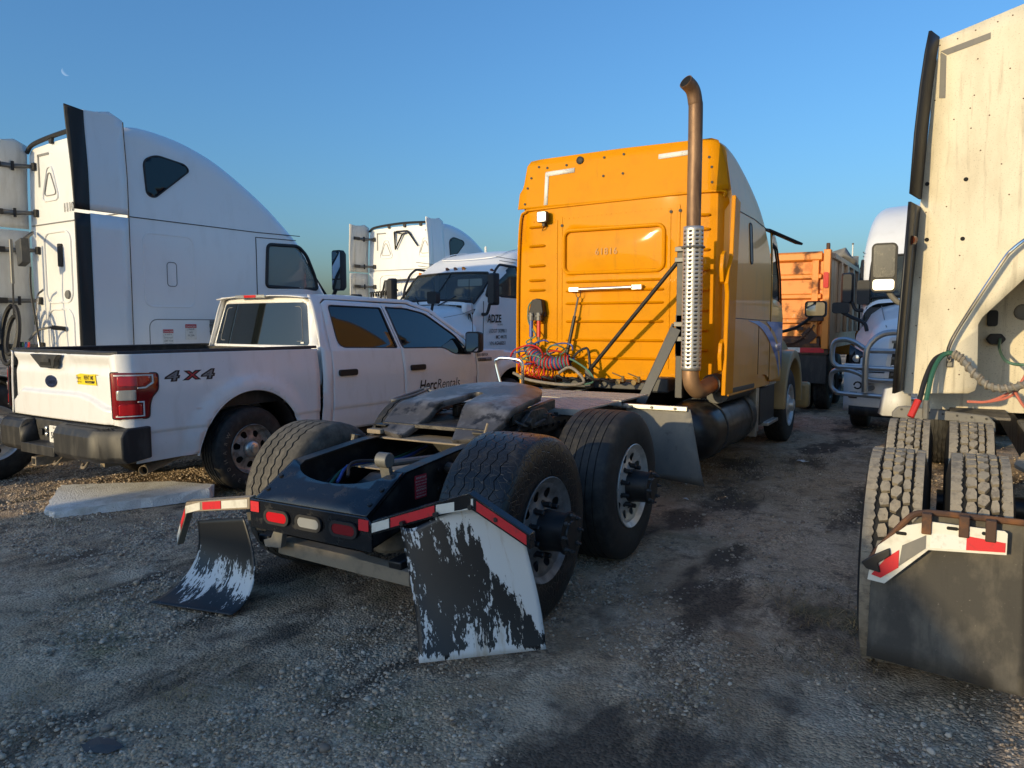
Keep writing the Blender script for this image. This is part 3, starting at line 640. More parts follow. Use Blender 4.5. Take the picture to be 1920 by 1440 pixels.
# wheels
truck_wheel(yt, (-1.86, 3.62, .522), 1, .522, .43, ALUD, RUBW, grooves=5, zig=.010, gw=.004, gd=.006)
truck_wheel(yt, (-1.86, 4.94, .522), 1, .522, .43, ALUW, RUBBER, grooves=6, zig=.0, n=96, gw=.005, gd=.008)
truck_wheel(yt, (-3.97, 3.80, .492), -1, .492, .40, ALUD, RUBDTREAD, grooves=4, zig=.007, n=90)
truck_wheel(yt, (-4.05, 5.1, .522), -1, .522, .43, ALUD, RUBBER, grooves=4, zig=.007)
for s in (-1, 1): truck_wheel(yt, (CX + s * 1.14, 11.15, .515), s, .515, .29, ALUW, RUBBER, hub='steer', grooves=4, zig=0)
def fifth_wheel():
    global OFF
    keep = OFF; OFF = OFF - Vector((0.03, .25, 0))
    cy = 4.40
    arc = [(.475 * math.sin(R(a)), cy + .46 * math.cos(R(a))) for a in range(-100, 101, 8)]
    out = [(-.21, 3.74), (-.43, 3.78), (-.48, 3.95)] + arc + [(.48, 3.95), (.43, 3.78), (.21, 3.74), (.12, 3.98), (.055, 4.28)] + [(.055 * math.cos(R(a)), 4.36 + .055 * math.sin(R(a))) for a in range(0, 181, 30)] + [(-.055, 4.28), (-.13, 3.98)]
    def zf(v): return 1.135 + .13 * (v - cy) - .40 * max(0, 4.10 - v) * ss(4.13, 3.95, v)
    b = MB(); b.panel(out, [], lambda u, v: (CX + u, v, zf(v) + .02 * ss(.47, .40, math.hypot(u, v - cy))), lin(-.45, .45, 18), lin(3.75, 4.85, 22))
    fw = b.build('fifth_wheel', FIFTH, yt); m = fw.modifiers.new('solid', 'SOLIDIFY'); m.thickness = .045; m.offset = -1; m2 = fw.modifiers.new('bevel', 'BEVEL'); m2.width = .006; m2.limit_method = 'ANGLE'; m2.angle_limit = R(50)
    # skirt ribs and jaw under the plate
    b = MB()
    for s in (-1, 1):
        b.add([(CX + s * .44, 4.15, .97), (CX + s * .46, 4.75, 1.03), (CX + s * .46, 4.75, 1.10), (CX + s * .44, 4.15, 1.04), (CX + s * .40, 4.15, .97), (CX + s * .42, 4.75, 1.03), (CX + s * .42, 4.75, 1.10), (CX + s * .40, 4.15, 1.04)], [(0, 1, 2, 3), (4, 5, 6, 7), (0, 1, 5, 4), (3, 2, 6, 7), (0, 3, 7, 4), (1, 2, 6, 5)])
        b.prism([(4.1, .93), (4.7, .93), (4.5, 1.06), (4.3, 1.06)], 'X', CX + s * .47, CX + s * .50)
        b.box(CX + min(s * .12, s * .17), CX + max(s * .12, s * .17), 4.3, 4.7, .98, 1.06)
    b.box(CX - .3, CX + .3, 4.5, 4.56, .98, 1.06); b.build('skirt', GREASE, fw, bevel=.006)
    b = MB(); b.cyl((CX + .46, 4.25, .985), (CX + .54, 4.25, .985), .03, 12); b.cyl((CX + .45, 4.5, 1.0), (CX + .53, 4.5, 1.0), .022, 10); b.tube(catmull([(CX + .47, 4.12, 1.0), (CX + .52, 4.16, .97), (CX + .5, 4.3, .95), (CX + .53, 4.45, .98)], 5), .012, 6); b.build('pivot_pin', GREASE, fw)
    rod = MB(); rod.cyl((-3.30, 4.5, 1.10), (-3.60, 4.55, 1.14), .012, 8); rod.tube(catmull([(-3.58, 4.57, 1.145), (-3.62, 4.56, 1.145), (-3.62, 4.34, 1.115), (-3.60, 4.14, 1.095), (-3.56, 4.13, 1.095), (-3.555, 4.34, 1.115)], 5, True), .011, 8, closed=True); rod.build('release_handle', GREYM, fw)
    OFF = keep
    box('slide_base', GREASE, yt, CX - .43, CX + .43, 4.1, 5.12, .945, .972)
    for s in (-1, 1):
        xa = CX + s * .36
        b = MB(); b.box(min(xa, xa + s * .10), max(xa, xa + s * .10), 4.05, 6.05, .948, .958); b.box(min(xa + s * .092, xa + s * .102), max(xa + s * .092, xa + s * .102), 4.05, 6.05, .86, .957)
        sr = b.build('slide_rail', FRAME, yt)
        rep('rail_bolt', MB().cyl((0, 0, 0), (0, 0, .024), .019, 6), FRAME, sr, [(xa + s * .06, 4.15 + .1 * k, .957) for k in range(19)])
        rep('side_bolt', MB().cyl((0, 0, 0), (s * .016, 0, 0), .016, 6), FRAME, sr, [(xa + s * .101, 4.12 + .1 * k, .905) for k in range(19)])
    for x, y in ((-3.42, 4.02), (-2.50, 4.08)): box('wear_block', DUSTY, yt, x - .06, x + .06, y - .03, y + .05, .90, .93)
    MB().tube(catmull([(-2.55, 3.95, .90), (-2.52, 4.0, .95), (-2.50, 4.02, 1.03)], 4), .008, 6).build('bent_rod', DUSTY, yt)
fifth_wheel()
def deck():
    for k, (y0, y1, x0) in enumerate(((5.16, 5.90, -3.52), (5.95, 6.62, -3.50))):
        b = MB(); b.box(x0, -2.36, y0, y1, 1.0, 1.012); b.box(x0, -2.36, y0 - .004, y0 + .006, .965, 1.0); d = b.build('deck_plate', DECKM, yt)
        l = MB(); ny_, nx_ = 12, 22
        for j in range(ny_):
            for i in range(nx_):
                cx, cy = x0 + .04 + (1.08) * i / (nx_ - 1), y0 + .04 + (y1 - y0 - .08) * j / (ny_ - 1); s = 1 if (i + j) % 2 else -1
                dx, dy = .017, .017 * s; px, py = .005 * s, -.005
                l.add([(cx - dx, cy - dy, 1.012), (cx + px, cy + py, 1.012), (cx + dx, cy + dy, 1.012), (cx - px, cy - py, 1.012), (cx, cy, 1.017)], [(0, 1, 4), (1, 2, 4), (2, 3, 4), (3, 0, 4)])
        q = l.build('tread_lugs', DECKM, d, smooth=False); q['kind'] = 'stuff'
    for s in (-1, 1): box('deck_support', FRAME, yt, CX + s * .5 - .03, CX + s * .5 + .03, 5.18, 6.6, .95, .999)
    g = MB(); g.tube(catmull([(-3.40, 5.75, 1.0), (-3.49, 5.75, 1.30), (-3.47, 5.75, 1.345), (-3.42, 5.75, 1.36), (-3.27, 5.75, 1.35), (-3.225, 5.75, 1.33), (-3.21, 5.75, 1.28), (-3.21, 5.75, 1.0)], 4), .014, 8); g.box(-3.44, -3.18, 5.72, 5.78, .99, 1.003); g.build('grab_hoop', CHROME, yt)
deck()
def exhaust():
    sx, sy = -2.06, 6.95
    # perforated guard
    b = MB(); rows = 33; z0, z1 = 1.225, 2.565; rg = .092
    zs = [z0, z0 + .03]; pitch = (z1 - z0 - .06) / rows
    for k in range(rows): a = z0 + .03 + pitch * k; zs += [a + pitch * .38, a + pitch * .62, a + pitch]
    zs += [z1]; ang = []
    for k in range(9): a = 2 * math.pi * k / 9; ang += [a + 2 * math.pi / 9 * q for q in (0, .16, .34, .50, .66, .84)]
    vs = [(sx + rg * math.cos(a), sy + rg * math.sin(a), z) for z in zs for a in ang]; m = len(ang); fs = []
    for j in range(len(zs) - 1):
        slot = 1 <= j < len(zs) - 2 and (j - 1) % 3 == 1
        for i in range(m):
            if slot and i % 6 in (3, 4, 5): continue
            fs.append((j * m + i, j * m + (i + 1) % m, (j + 1) * m + (i + 1) % m, (j + 1) * m + i))
    b.add(vs, fs); gd = b.build('heat_shield', mat('shield aluminium', (.66, .62, .56), .42, metal=.8, layers=[((.40, .34, .27), 9, .5, .7, .5, .6)]), yt, solid=.003, ang=50)
    p = catmull([(sx, sy, 2.45), (sx, sy, 2.6), (sx, sy, 3.55), (sx - .005, sy - .01, 3.70), (sx - .02, sy - .05, 3.80), (sx - .06, sy - .13, 3.855)], 6)
    tube('muffler_core', BLK, yt, [(sx, sy, 1.2), (sx, sy, 2.5)], .062, 16); tube('exhaust_pipe', RUST, yt, p, .066, 20); n_ = (p[-1] - p[-2]).normalized()
    MB().cyl(p[-1] - n_ * .01, p[-1] + n_ * .002, .058, 20).build('pipe_mouth', BLACKHOLE, yt)
    e = catmull([(sx, sy, 1.26), (sx, sy, 1.17), (sx + .01, sy + .02, 1.09), (sx + .04, sy + .09, 1.03), (sx + .07, sy + .2, 1.04), (sx + .10, sy + .34, 1.075), (sx + .12, sy + .55, 1.08)], 5)
    tube('exhaust_elbow', ELBOW, yt, e, .078, 18); MB().cyl(e[-6], e[-2], .095, 18).build('pipe_clamp', DKGREY, yt)
    tube('muffler', DKGREY, yt, [(sx + .12, sy + .5, 1.0), (sx + .12, sy + 1.6, .98)], .13, 16)
    # post, leg, brace
    b = MB(); b.box(-2.235, -2.165, 7.02, 7.09, .95, 2.40); b.box(-2.24, -2.13, 7.02, 7.03, 1.35, 1.75); b.build('stack_post', DKGREY, yt, bevel=.005)
    for z in (1.52, 1.66, 2.27, 2.37): MB().box(-2.245, -2.12, 6.98, 7.02, z - .022, z + .022).build('post_clamp', GREYM, yt, bevel=.004)
    MB().tube([(sx + .10 * math.cos(R(a)), sy + .10 * math.sin(R(a)), 2.375) for a in range(0, 360, 20)], .012, 6, closed=True).build('stack_strap', GREYM, yt)
    b = MB(); b.beam((-2.50, 6.80, .90), (-2.22, 7.0, 1.62), .095, .02, (0, -1, 0)); b.beam((-2.535, 6.83, .91), (-2.26, 7.03, 1.66), .02, .07, (0, -1, 0)); b.build('stack_leg', DKGREY, yt, bevel=.004)
    tube('stack_brace', BLK, yt, [(-2.20, 7.03, 2.29), (-3.24, 7.24, 1.17)], .021, 10)
    MB().box(-3.27, -3.20, 7.2, 7.28, 1.0, 1.19).build('brace_foot', DKGREY, yt, bevel=.006)
exhaust()
# ---------------------------------------------------------------- yellow cab
FY = 7.45
def cab():
    W = 1.205
    # rear wall (lower panel) with rounded top corners
    out = roundpoly([(-4.225, 1.08), (-1.815, 1.08), (-1.815, 2.0), (-1.87, 2.955), (-4.185, 2.93), (-4.225, 2.0)], [.02, .02, .02, .12, .12, .02], 6)
    win = rrect(-3.62, -2.53, 2.235, 2.655, .06, 5)
    def wall(u, v): return (u, FY + .02 * ((u + 3.1) / 1.1) ** 4, v)
    b = MB(); b.panel(out, [win], wall, lin(-4.2, -2.0, 12), lin(1.1, 2.9, 12)); rw = b.build('rear_wall', YEL, yt, solid=.006)
    MB().tube([(p[0], FY - .004, p[1]) for p in catmull([(a, b_) for a, b_ in [(-4.225, 1.1), (-4.225, 1.7), (-4.215, 2.3), (-4.185, 2.82), (-4.12, 2.915), (-3.98, 2.935), (-3.0, 2.955), (-2.0, 2.965), (-1.9, 2.9)]] and [Vector((a, b_, 0)) for a, b_ in [(-4.225, 1.1), (-4.225, 1.7), (-4.215, 2.3), (-4.185, 2.82), (-4.12, 2.915), (-3.98, 2.935), (-3.0, 2.955), (-2.0, 2.965), (-1.9, 2.9)]], 6)], .016, 6).build('wall_rim', YEL, rw)
    # window blank with raised frame
    MB().panel(rrect(-3.63, -2.52, 2.225, 2.665, .06, 5), [], lambda u, v: (u, FY + .012 - .015 * (1 - ((u + 3.08) / .56) ** 2) * (1 - ((v - 2.445) / .22) ** 2), v), lin(-3.6, -2.55, 14), lin(2.25, 2.65, 8)).build('window_blank', YEL, rw)
    MB().tube([(p[0], FY - .006, p[1]) for p in rrect(-3.64, -2.51, 2.215, 2.675, .075, 6)], .021, 8, closed=True).build('window_frame', YEL, rw)
    # pressed beads
    def bead(x0, x1, z, r=.016):
        b = MB(); n = 7; L_ = []
        P = [Vector((x0, 0, z)), Vector((x1, 0, z))]
        prof = [(-1, 0), (-.7, -.55), (0, -1.), (.7, -.55), (1, 0)]
        rings = []
        for x, k in ((x0, .0), (x0 + .012, .7), (x0 + .03, 1), (x1 - .03, 1), (x1 - .012, .7), (x1, 0)):
            rings.append([(x, FY - .002 + q * .028 * k, z + p * r * (.35 + .65 * k)) for p, q in prof])
        b.rings(rings, closed=False, cap=False); return b
    for z in (2.12, 2.02, 1.885, 1.69, 1.49, 1.30): bead(-3.62, -2.50, z).build('bead', YEL, rw)
    for z in (2.74, 2.53, 2.31, 2.15, 2.04, 1.88, 1.68): bead(-4.08, -3.87, z).build('bead', YEL, rw)
    for z in (2.74, 2.6, 2.4, 2.2, 2.0, 1.8, 1.6, 1.4): bead(-2.26, -2.04, z).build('bead', YEL, rw)
    for x, z0, z1 in ((-3.735, 1.45, 2.8), (-3.675, 1.42, 2.83), (-2.455, 1.2, 2.83), (-2.36, 1.2, 2.86)):
        box('seam_strip', YEL, rw, x - .016, x + .016, FY - .007, FY - .001, z0, z1, bevel=.003)
    b = MB()
    for x, z0, z1 in ((-3.735, 1.5, 2.78), (-3.675, 1.5, 2.8), (-2.455, 1.25, 2.8), (-2.36, 1.25, 2.82)):
        for k in range(int((z1 - z0) / .055)): b.cyl((x, FY - .005, z0 + .055 * k), (x, FY - .011, z0 + .055 * k), .006, 6)
    for k in range(28): b.cyl((-4.02 + k * .0545, FY - .001, 2.80 + k * .0012), (-4.02 + k * .0545, FY - .007, 2.80 + k * .0012), .006, 6)
    q = b.build('rivets', YEL, rw); q['kind'] = 'stuff'
    b = MB(); b.prism([(-4.2, 1.08), (-2.65, 1.08), (-2.62, 1.0), (-2.52, .98), (-2.50, 1.08), (-2.02, 1.08), (-2.02, 1.10), (-4.2, 1.10)], 'Y', FY - .012, FY + .03); b.build('lower_lip', YEL, rw, bevel=.004)
    # roof fairing above
    top = [(-4.215, 2.945), (-4.20, 3.12), (-4.165, 3.17), (-4.15, 3.22), (-4.12, 3.42), (-4.08, 3.475), (-3.95, 3.488), (-3.0, 3.50), (-2.06, 3.49), (-1.99, 3.46), (-1.955, 3.38), (-1.90, 3.2), (-1.865, 2.97)]
    b = MB(); b.panel(top, [], lambda u, v: (u, FY - .012 + .10 * max(0, v - 2.95) + .02 * ss(3.42, 3.5, v), v), lin(-4.1, -2.1, 8), lin(2.97, 3.49, 8)); fr = b.build('roof_fairing', YEL, yt, solid=.008)
    yf = lambda z: FY - .018 + .10 * (z - 2.95)
    rep('fairing_stud', MB().cyl((0, 0, 0), (0, -.007, 0), .013, 10), TRIM, fr, [(x, yf(z), z) for x, z in ((-3.97, 3.40), (-3.865, 3.38), (-3.63, 3.385), (-4.06, 3.285), (-4.10, 3.175), (-4.125, 3.0), (-3.19, 3.42), (-2.97, 3.43), (-3.19, 3.225), (-2.97, 3.23), (-2.20, 3.44), (-2.07, 3.3), (-2.04, 3.2), (-2.03, 3.05))])
    rep('wall_stud', MB().cyl((0, 0, 0), (0, -.008, 0), .016, 10), TRIM, rw, [(-3.665, FY - .004, 2.735), (-2.44, FY - .004, 2.795), (-2.345, FY - .004, 2.80)])
    MB().lathe([(0, .042), (.012, .042), (.016, .036), (.016, .0)], Matrix.Translation((-3.47, yf(3.42) + .002, 3.42)) @ Matrix.Rotation(-math.pi / 2, 4, 'Z'), 20).build('round_cap', TRIM, fr)
    for x0, x1, z0, z1 in ((-3.875, -3.53, 3.285, 3.335), (-3.885, -3.84, 2.97, 3.33), (-2.59, -2.16, 3.335, 3.385)):
        MB().add([(x0, yf(z0) - .003, z0), (x1, yf(z0) - .003, z0 + (.012 if x1 - x0 > .1 else 0)), (x1, yf(z1) - .003, z1 + (.012 if x1 - x0 > .1 else 0)), (x0, yf(z1) - .003, z1)], [(0, 1, 2, 3)]).build('white_tape', WDECAL, fr, solid=.002)
    text('unit_number', '61816', .10, GHOST, yt, lambda u, v: (-3.27 + u, FY - .012, 2.40 + v), sx=.95, spacing=1.1)
    # work lamp
    b = MB(); b.prism(rrect(-3.93, -3.81, 2.775, 2.895, .02), 'Y', FY - .10, FY - .045); wl_ = b.build('work_lamp', BLKP, yt, bevel=.006)
    MB().prism(rrect(-3.92, -3.82, 2.785, 2.885, .015), 'Y', FY - .1055, FY - .1005).build('lens_plate', LEDM, wl_)
    rep('lamp_emitter', MB().lathe([(0, .012), (.006, .009), (.007, 0)], Matrix.Rotation(-math.pi / 2, 4, 'Z'), 10), CLEAR, wl_, [(-3.90 + .03 * i, FY - .1055, 2.805 + .03 * j) for i in range(3) for j in range(3)])
    MB().box(-3.885, -3.855, FY - .06, FY - .002, 2.74, 2.79).build('lamp_bracket', BLKP, wl_); tube('lamp_wire', TRIM, wl_, catmull([(-3.86, FY - .05, 2.77), (-3.88, FY - .04, 2.72), (-3.91, FY - .005, 2.70)], 5), .005, 6)
    # grab bar and hanging hose spring
    g = MB(); g.cyl((-3.44, FY - .07, 2.035), (-2.82, FY - .07, 2.045), .018, 12); g.box(-3.55, -3.43, FY - .075, FY - .005, 2.01, 2.06); g.box(-2.83, -2.72, FY - .075, FY - .005, 2.02, 2.07); g.build('grab_bar', ALU, yt, bevel=.004)
    MB().tube([(-3.435 + .028 * math.cos(R(a)), FY - .07, 1.995 + .05 * math.sin(R(a))) for a in range(0, 360, 24)], .004, 5, closed=True).build('hanger_clip', TRIM, yt)
    tube('hanger_spring', mat('spring steel', (.2, .19, .18), .4, metal=.7), yt, [(-3.435, FY - .07, 1.95), (-3.475, FY - .08, 1.74)], .011, 8)
    tube('hanger_sleeve', BLKP, yt, [(-3.47, FY - .08, 1.75), (-3.56, FY - .10, 1.30)], .02, 10)
    # gladhands and lines
    b = MB(); b.prism([(-4.03, 1.80), (-3.99, 1.93), (-3.93, 1.945), (-3.87, 1.93), (-3.85, 1.80), (-3.88, 1.70), (-4.0, 1.70)], 'Y', FY - .10, FY - .01); b.box(-4.035, -3.845, FY - .06, FY - .005, 1.745, 1.80); gh = b.build('line_holder', TRIM, yt, bevel=.008)
    for x, m in ((-3.995, BLUEP), (-3.90, REDP)):
        k = MB(); k.cyl((x, FY - .10, 1.79), (x, FY - .10, 1.70), .03, 10); k.cyl((x - .03, FY - .11, 1.745), (x + .03, FY - .11, 1.765), .02, 8); k.build('gladhand', GREYM, gh, bevel=.004)
        tube('gladhand_grip', m, gh, [(x, FY - .10, 1.70), (x, FY - .10, 1.52)], .023, 10); tube('line_end', GREYM, gh, [(x, FY - .10, 1.53), (x, FY - .105, 1.43)], .013, 8)
    ax = catmull([(-4.0, FY - .13, 1.41), (-3.93, FY - .17, 1.33), (-3.80, FY - .22, 1.26), (-3.68, FY - .24, 1.235), (-3.56, FY - .24, 1.245), (-3.46, FY - .22, 1.26)], 10)
    def coil(name, m, axis_, rad, turns, ph, r):
        N = int(turns * 14); pts = []
        for i in range(N + 1):
            t = i / N * (len(axis_) - 1); k = min(int(t), len(axis_) - 2); c = axis_[k].lerp(axis_[k + 1], t - k); d = (axis_[k + 1] - axis_[k]).normalized()
            x = d.cross(Vector((0, 1, 0))).normalized(); y = d.cross(x); a = 2 * math.pi * turns * i / N + ph; rr = rad * (1 + .12 * math.sin(i * .37))
            pts.append(c + x * math.cos(a) * rr + y * math.sin(a) * rr)
        tube(name, m, yt, pts, r, 6)
    coil('air_line', BLUEP, ax, .062, 15, 0, .0085); coil('air_line', REDP, ax, .064, 15, 2.1, .0085); coil('electric_line', GREENP, ax, .066, 15, 4.2, .0085)
    for k in range(9):
        m = (REDP, BLUEP, GREENP)[k % 3]; c0 = Vector((random.uniform(-4.05, -3.5), FY - random.uniform(.14, .3), random.uniform(1.16, 1.42))); a0 = random.uniform(0, 6.28); r0 = random.uniform(.06, .12)
        tube('loose_loop', m, yt, catmull([c0 + Vector((r0 * math.cos(a0 + q) * (1 + .2 * q), .04 * math.sin(q * 2), r0 * .8 * math.sin(a0 + q))) for q in lin(0, 5.2, 7)], 4), .0085, 6)
    lo = catmull([(-4.06, FY - .16, 1.20), (-3.95, FY - .2, 1.15), (-3.8, FY - .24, 1.14), (-3.66, FY - .25, 1.15)], 8)
    coil('air_line', REDP, lo, .075, 7, 1.0, .0085)
    tube('green_cord', GREENP, yt, catmull([(-3.99, FY - .06, 1.93), (-4.05, FY - .06, 1.86), (-4.05, FY - .07, 1.70), (-3.97, FY - .11, 1.60), (-3.93, FY - .12, 1.53), (-4.05, FY - .12, 1.46), (-3.93, FY - .12, 1.40), (-3.92, FY - .14, 1.33)], 6), .008, 6)
    tube('green_cord', GREENP, yt, catmull([(-3.46, FY - .25, 1.30), (-3.35, FY - .28, 1.26), (-3.2, FY - .3, 1.17), (-3.13, FY - .34, 1.07), (-3.25, FY - .42, 1.04), (-3.6, FY - .5, 1.05), (-3.95, FY - .45, 1.08)], 7), .010, 6)
    tube('wrapped_hose', WRAP, yt, catmull([(-3.55, FY - .3, 1.14), (-3.45, FY - .3, 1.20), (-3.36, FY - .33, 1.19), (-3.24, FY - .38, 1.11), (-3.22, FY - .42, 1.05), (-3.4, FY - .5, 1.035), (-3.8, FY - .5, 1.07), (-4.05, FY - .4, 1.13)], 7), .016, 8)
    tube('black_hose', TRIM, yt, catmull([(-3.48, FY - .2, 1.22), (-3.42, FY - .15, 1.34), (-3.33, FY - .14, 1.40), (-3.27, FY - .16, 1.38), (-3.24, FY - .18, 1.2)], 6), .014, 8)
    for k in range(5):
        x = -3.75 + .17 * k; tube('black_hose', TRIM, yt, catmull([(x, FY - .3, 1.05), (x + .05, FY - .38, 1.10 + .02 * (k % 2)), (x + .15, FY - .33, 1.07), (x + .22, FY - .2, 1.09)], 5), .013, 6)
    for x in (-2.83, -2.66):
        b = MB(); b.cyl((x, FY - .42, 1.08), (x + .02, FY - .30, 1.09), .028, 10); b.cyl((x + .04, FY - .38, 1.08), (x + .04, FY - .38, 1.14), .016, 8); b.cyl((x + .02, FY - .36, 1.13), (x - .09, FY - .34, 1.165), .007, 6); b.build('brass_valve', mat('brass', (.35, .25, .12), .4, metal=.8), yt)
    box('valve_block', DKGREY, yt, -2.5, -2.33, FY - .35, FY - .1, .98, 1.13, bevel=.02); box('air_manifold', DKGREY, yt, -3.6, -2.5, FY - .12, FY + .05, .98, 1.06, bevel=.01)
    # shell of the cab: lofted from the rear wall to the windscreen
    ZT = [(7.46, 3.47), (7.7, 3.50), (8.1, 3.46), (8.5, 3.32), (8.85, 3.10), (9.1, 2.86), (9.25, 2.68)]
    def ring(y, n=9):
        zt = sinterp(ZT, y); zb = 1.08 - .06 * ss(9., 9.25, y); w = W - .0 * y; r = .20 + .12 * ss(7.5, 8.6, y); o = []
        xt = lambda z: w - .10 * ss(2.7, 3.5, z) - .03 * ss(2.2, 3.0, z)
        for s in (1, -1):
            P = [(xt(z), z) for z in lin(zb, zt - r, 14)]; cxx = xt(zt - r)
            P += [(cxx - r + r * math.cos(R(a)), zt - r + r * math.sin(R(a))) for a in lin(0, 90, 8)[1:]]
            P += [((cxx - r) * q, zt) for q in (.75, .5, .25)]
            P = [(CX + s * x, max(y, 7.475 + .10 * max(0, z - 2.95) + .03 * ss(3.3, 3.5, z)), z) for x, z in P]; o += P if s == 1 else P[::-1]
            if s == 1: o.append((CX, max(y, 7.56), zt))
        return o
    ys = lin(7.46, 9.25, 26); b = MB(); b.rings([ring(y) for y in ys], closed=False, cap=False); b.add(ring(7.461), [tuple(range(len(ring(7.461))))]); cs = b.build('cab_shell', YSIDE, yt, ang=60)
    # front part: door with window, windscreen, cowl, hood
    def sx(y, z): return CX + W - .10 * ss(2.7, 3.5, z) - .03 * ss(2.2, 3.0, z) - .04 * ss(9.6, 10.3, y)
    for s in (1, -1):
        fx = lambda y, z, s=s: (CX + s * (sx(y, z) - CX), y, z)
        dout = [(9.25, .98), (10.15, .92), (10.25, 1.3), (10.22, 1.75), (9.95, 2.1), (9.62, 2.62), (9.5, 2.72), (9.25, 2.78)]
        dwin = roundpoly([(8.98 + .32, 1.98), (10.05, 1.90), (9.86, 2.22), (9.60, 2.58), (9.32, 2.62)], .05, 4)
        b = MB(); b.panel(dout, [dwin], fx, lin(9.3, 10.2, 8), lin(1.0, 2.7, 14)); d = b.build('door', YSIDE, yt, solid=.012)
        MB().panel(dwin, [], lambda y, z: (fx(y, z)[0] - s * .012, y, z)).build('door_glass', GLASSD, d); MB().tube([fx(y, z) for y, z in dwin], .012, 6, closed=True).build('window_gasket', TRIM, d)
        MB().prism(rrect(9.62, 9.86, 1.33, 1.42, .01), 'X', sx(9.7, 1.4) * (1 if s == 1 else -1) + (0 if s == 1 else 2 * CX), (sx(9.7, 1.4) + .02) * (1 if s == 1 else -1) + (0 if s == 1 else 2 * CX)).build('door_handle', CHROME, d, bevel=.004)
        # slim side light, belt seams
        if s == 1:
            MB().tube([fx(y, z) for y, z in rrect(8.13, 8.24, 2.30, 2.72, .04, 4)], .010, 6, closed=True).build('side_vent_gasket', TRIM, cs)
            MB().panel(rrect(8.13, 8.24, 2.30, 2.72, .04, 4), [], lambda y, z: (sx(y, z) + .004, y, z)).build('side_vent', GREYM, cs)
            for pts in ([(7.5, 2.79), (8.4, 2.79), (9.25, 2.74)], [(7.5, 1.72), (9.25, 1.70), (10.2, 1.69)], [(8.62, 1.1), (8.62, 1.70)], [(9.245, 1.0), (9.245, 2.75)]):
                q = [Vector((a, z, 0)) for a, z in pts]; q2 = [u for a, c in zip(q, q[1:]) for u in (a.lerp(c, t / 8) for t in range(8))] + [q[-1]]
                MB().tube([(sx(v.x, v.y) + .001, v.x, v.y) for v in q2], .005, 4).build('panel_seam', TRIM, cs)
            # blue swoosh
            sw = catmull([(8.05, 1.70, 0), (8.6, 1.64, 0), (9.1, 1.50, 0), (9.6, 1.25, 0), (9.95, .98, 0)], 6); sw2 = catmull([(9.95, 1.10, 0), (9.6, 1.42, 0), (9.1, 1.62, 0), (8.6, 1.695, 0)], 6)
            MB().panel([(p.x, p.y) for p in sw + sw2], [], lambda y, z: (sx(y, z) + .0075, y, z), lin(8.1, 9.9, 10), ()).build('blue_stripe', BLUE, cs)
            sw = [(9.0, 1.69), (9.5, 1.56), (9.9, 1.35), (10.2, 1.05), (10.21, 1.35), (10.2, 1.69)]
            MB().panel(sw, [], lambda y, z: (sx(y, z) + .0075, y, z), lin(9, 10.2, 8), lin(1.1, 1.6, 5)).build('blue_stripe', BLUE, cs)
        # side extender fin
        if s < 0: continue
        b = MB(); b.prism([(7.16, .98), (7.46, .98), (7.52, 2.0), (7.60, 2.86), (7.40, 2.90), (7.34, 2.3), (7.22, 2.18), (7.18, 2.05), (7.22, 1.95), (7.20, 1.5)], 'X', CX + s * 1.175, CX + s * 1.215); b.build('side_extender', YEL, yt, bevel=.006)
        for z in (1.36, 2.2): MB().prism([(z - .12, 7.20)] and [(7.16, z - .14), (7.22, z - .16), (7.24, z + .16), (7.16, z + .12), (7.13, z)], 'X', CX + s * 1.14, CX + s * 1.176).build('extender_bracket', YEL, yt, bevel=.006)
    for s in (-1, 1): MB().prism([(7.42, .95), (9.4, .93), (9.5, 1.1), (7.42, 1.1)], 'X', CX + s * 1.16, CX + s * 1.185).build('cab_skirt', YSIDE, yt, bevel=.006)
    # windscreen and hood
    b = MB()
    b.rings([[(CX + s_ * x, y, z) for s_, x in ((-1, .98), (-1, .5), (1, .0), (1, .5), (1, .98))] for y, z in ((9.25, 2.68), (9.6, 2.35), (9.95, 1.95), (10.1, 1.78))], closed=False, cap=False); b.build('windscreen', GLASSD, yt)
    hs = []
    for y, zt, w in ((10.05, 1.78, 1.12), (10.6, 1.72, 1.05), (11.4, 1.62, 1.0), (12.2, 1.42, .95), (12.55, 1.15, .85)):
        hs.append([(CX - w, y, .95), (CX - w, y, zt - .22), (CX - w + .15, y, zt - .06), (CX - .4, y, zt), (CX, y, zt + .01), (CX + .4, y, zt), (CX + w - .15, y, zt - .06), (CX + w, y, zt - .22), (CX + w, y, .95)])
    MB().rings(hs, closed=False, cap=True).build('hood', CHAMP, yt, ang=60)
    box('bumper', CHAMP, yt, CX - 1.2, CX + 1.2, 12.4, 12.65, .35, .75, bevel=.05)
    for s in (-1, 1):
        b = MB(); pr = [(11.15 + .62 * math.cos(R(a)), .52 + .66 * math.sin(R(a))) for a in lin(0, 180, 16)] + [(11.15 + .72 * math.cos(R(a)), .52 + .78 * math.sin(R(a))) for a in lin(180, 0, 16)]
        b.prism(pr, 'X', CX + s * .92, CX + s * 1.19); b.build('front_fender', CHAMP, yt, bevel=.02); tube('splash_flap', BLKP, yt, [(CX + s * 1.0, 10.5, .5), (CX + s * 1.0, 10.48, .3)], .01, 6)
        # mirrors
        tube('hood_mirror_arm', TRIM, yt, catmull([(CX + s * .98, 11.2, 1.55), (CX + s * 1.2, 11.15, 1.62), (CX + s * 1.42, 11.1, 1.78)], 5), .022, 8)
        hm = MB().prism(rrect(CX + s * 1.45 - .14, CX + s * 1.45 + .14, 1.76, 1.98, .04), 'Y', 11.06, 11.14).build('hood_mirror', TRIM, yt, bevel=.02)
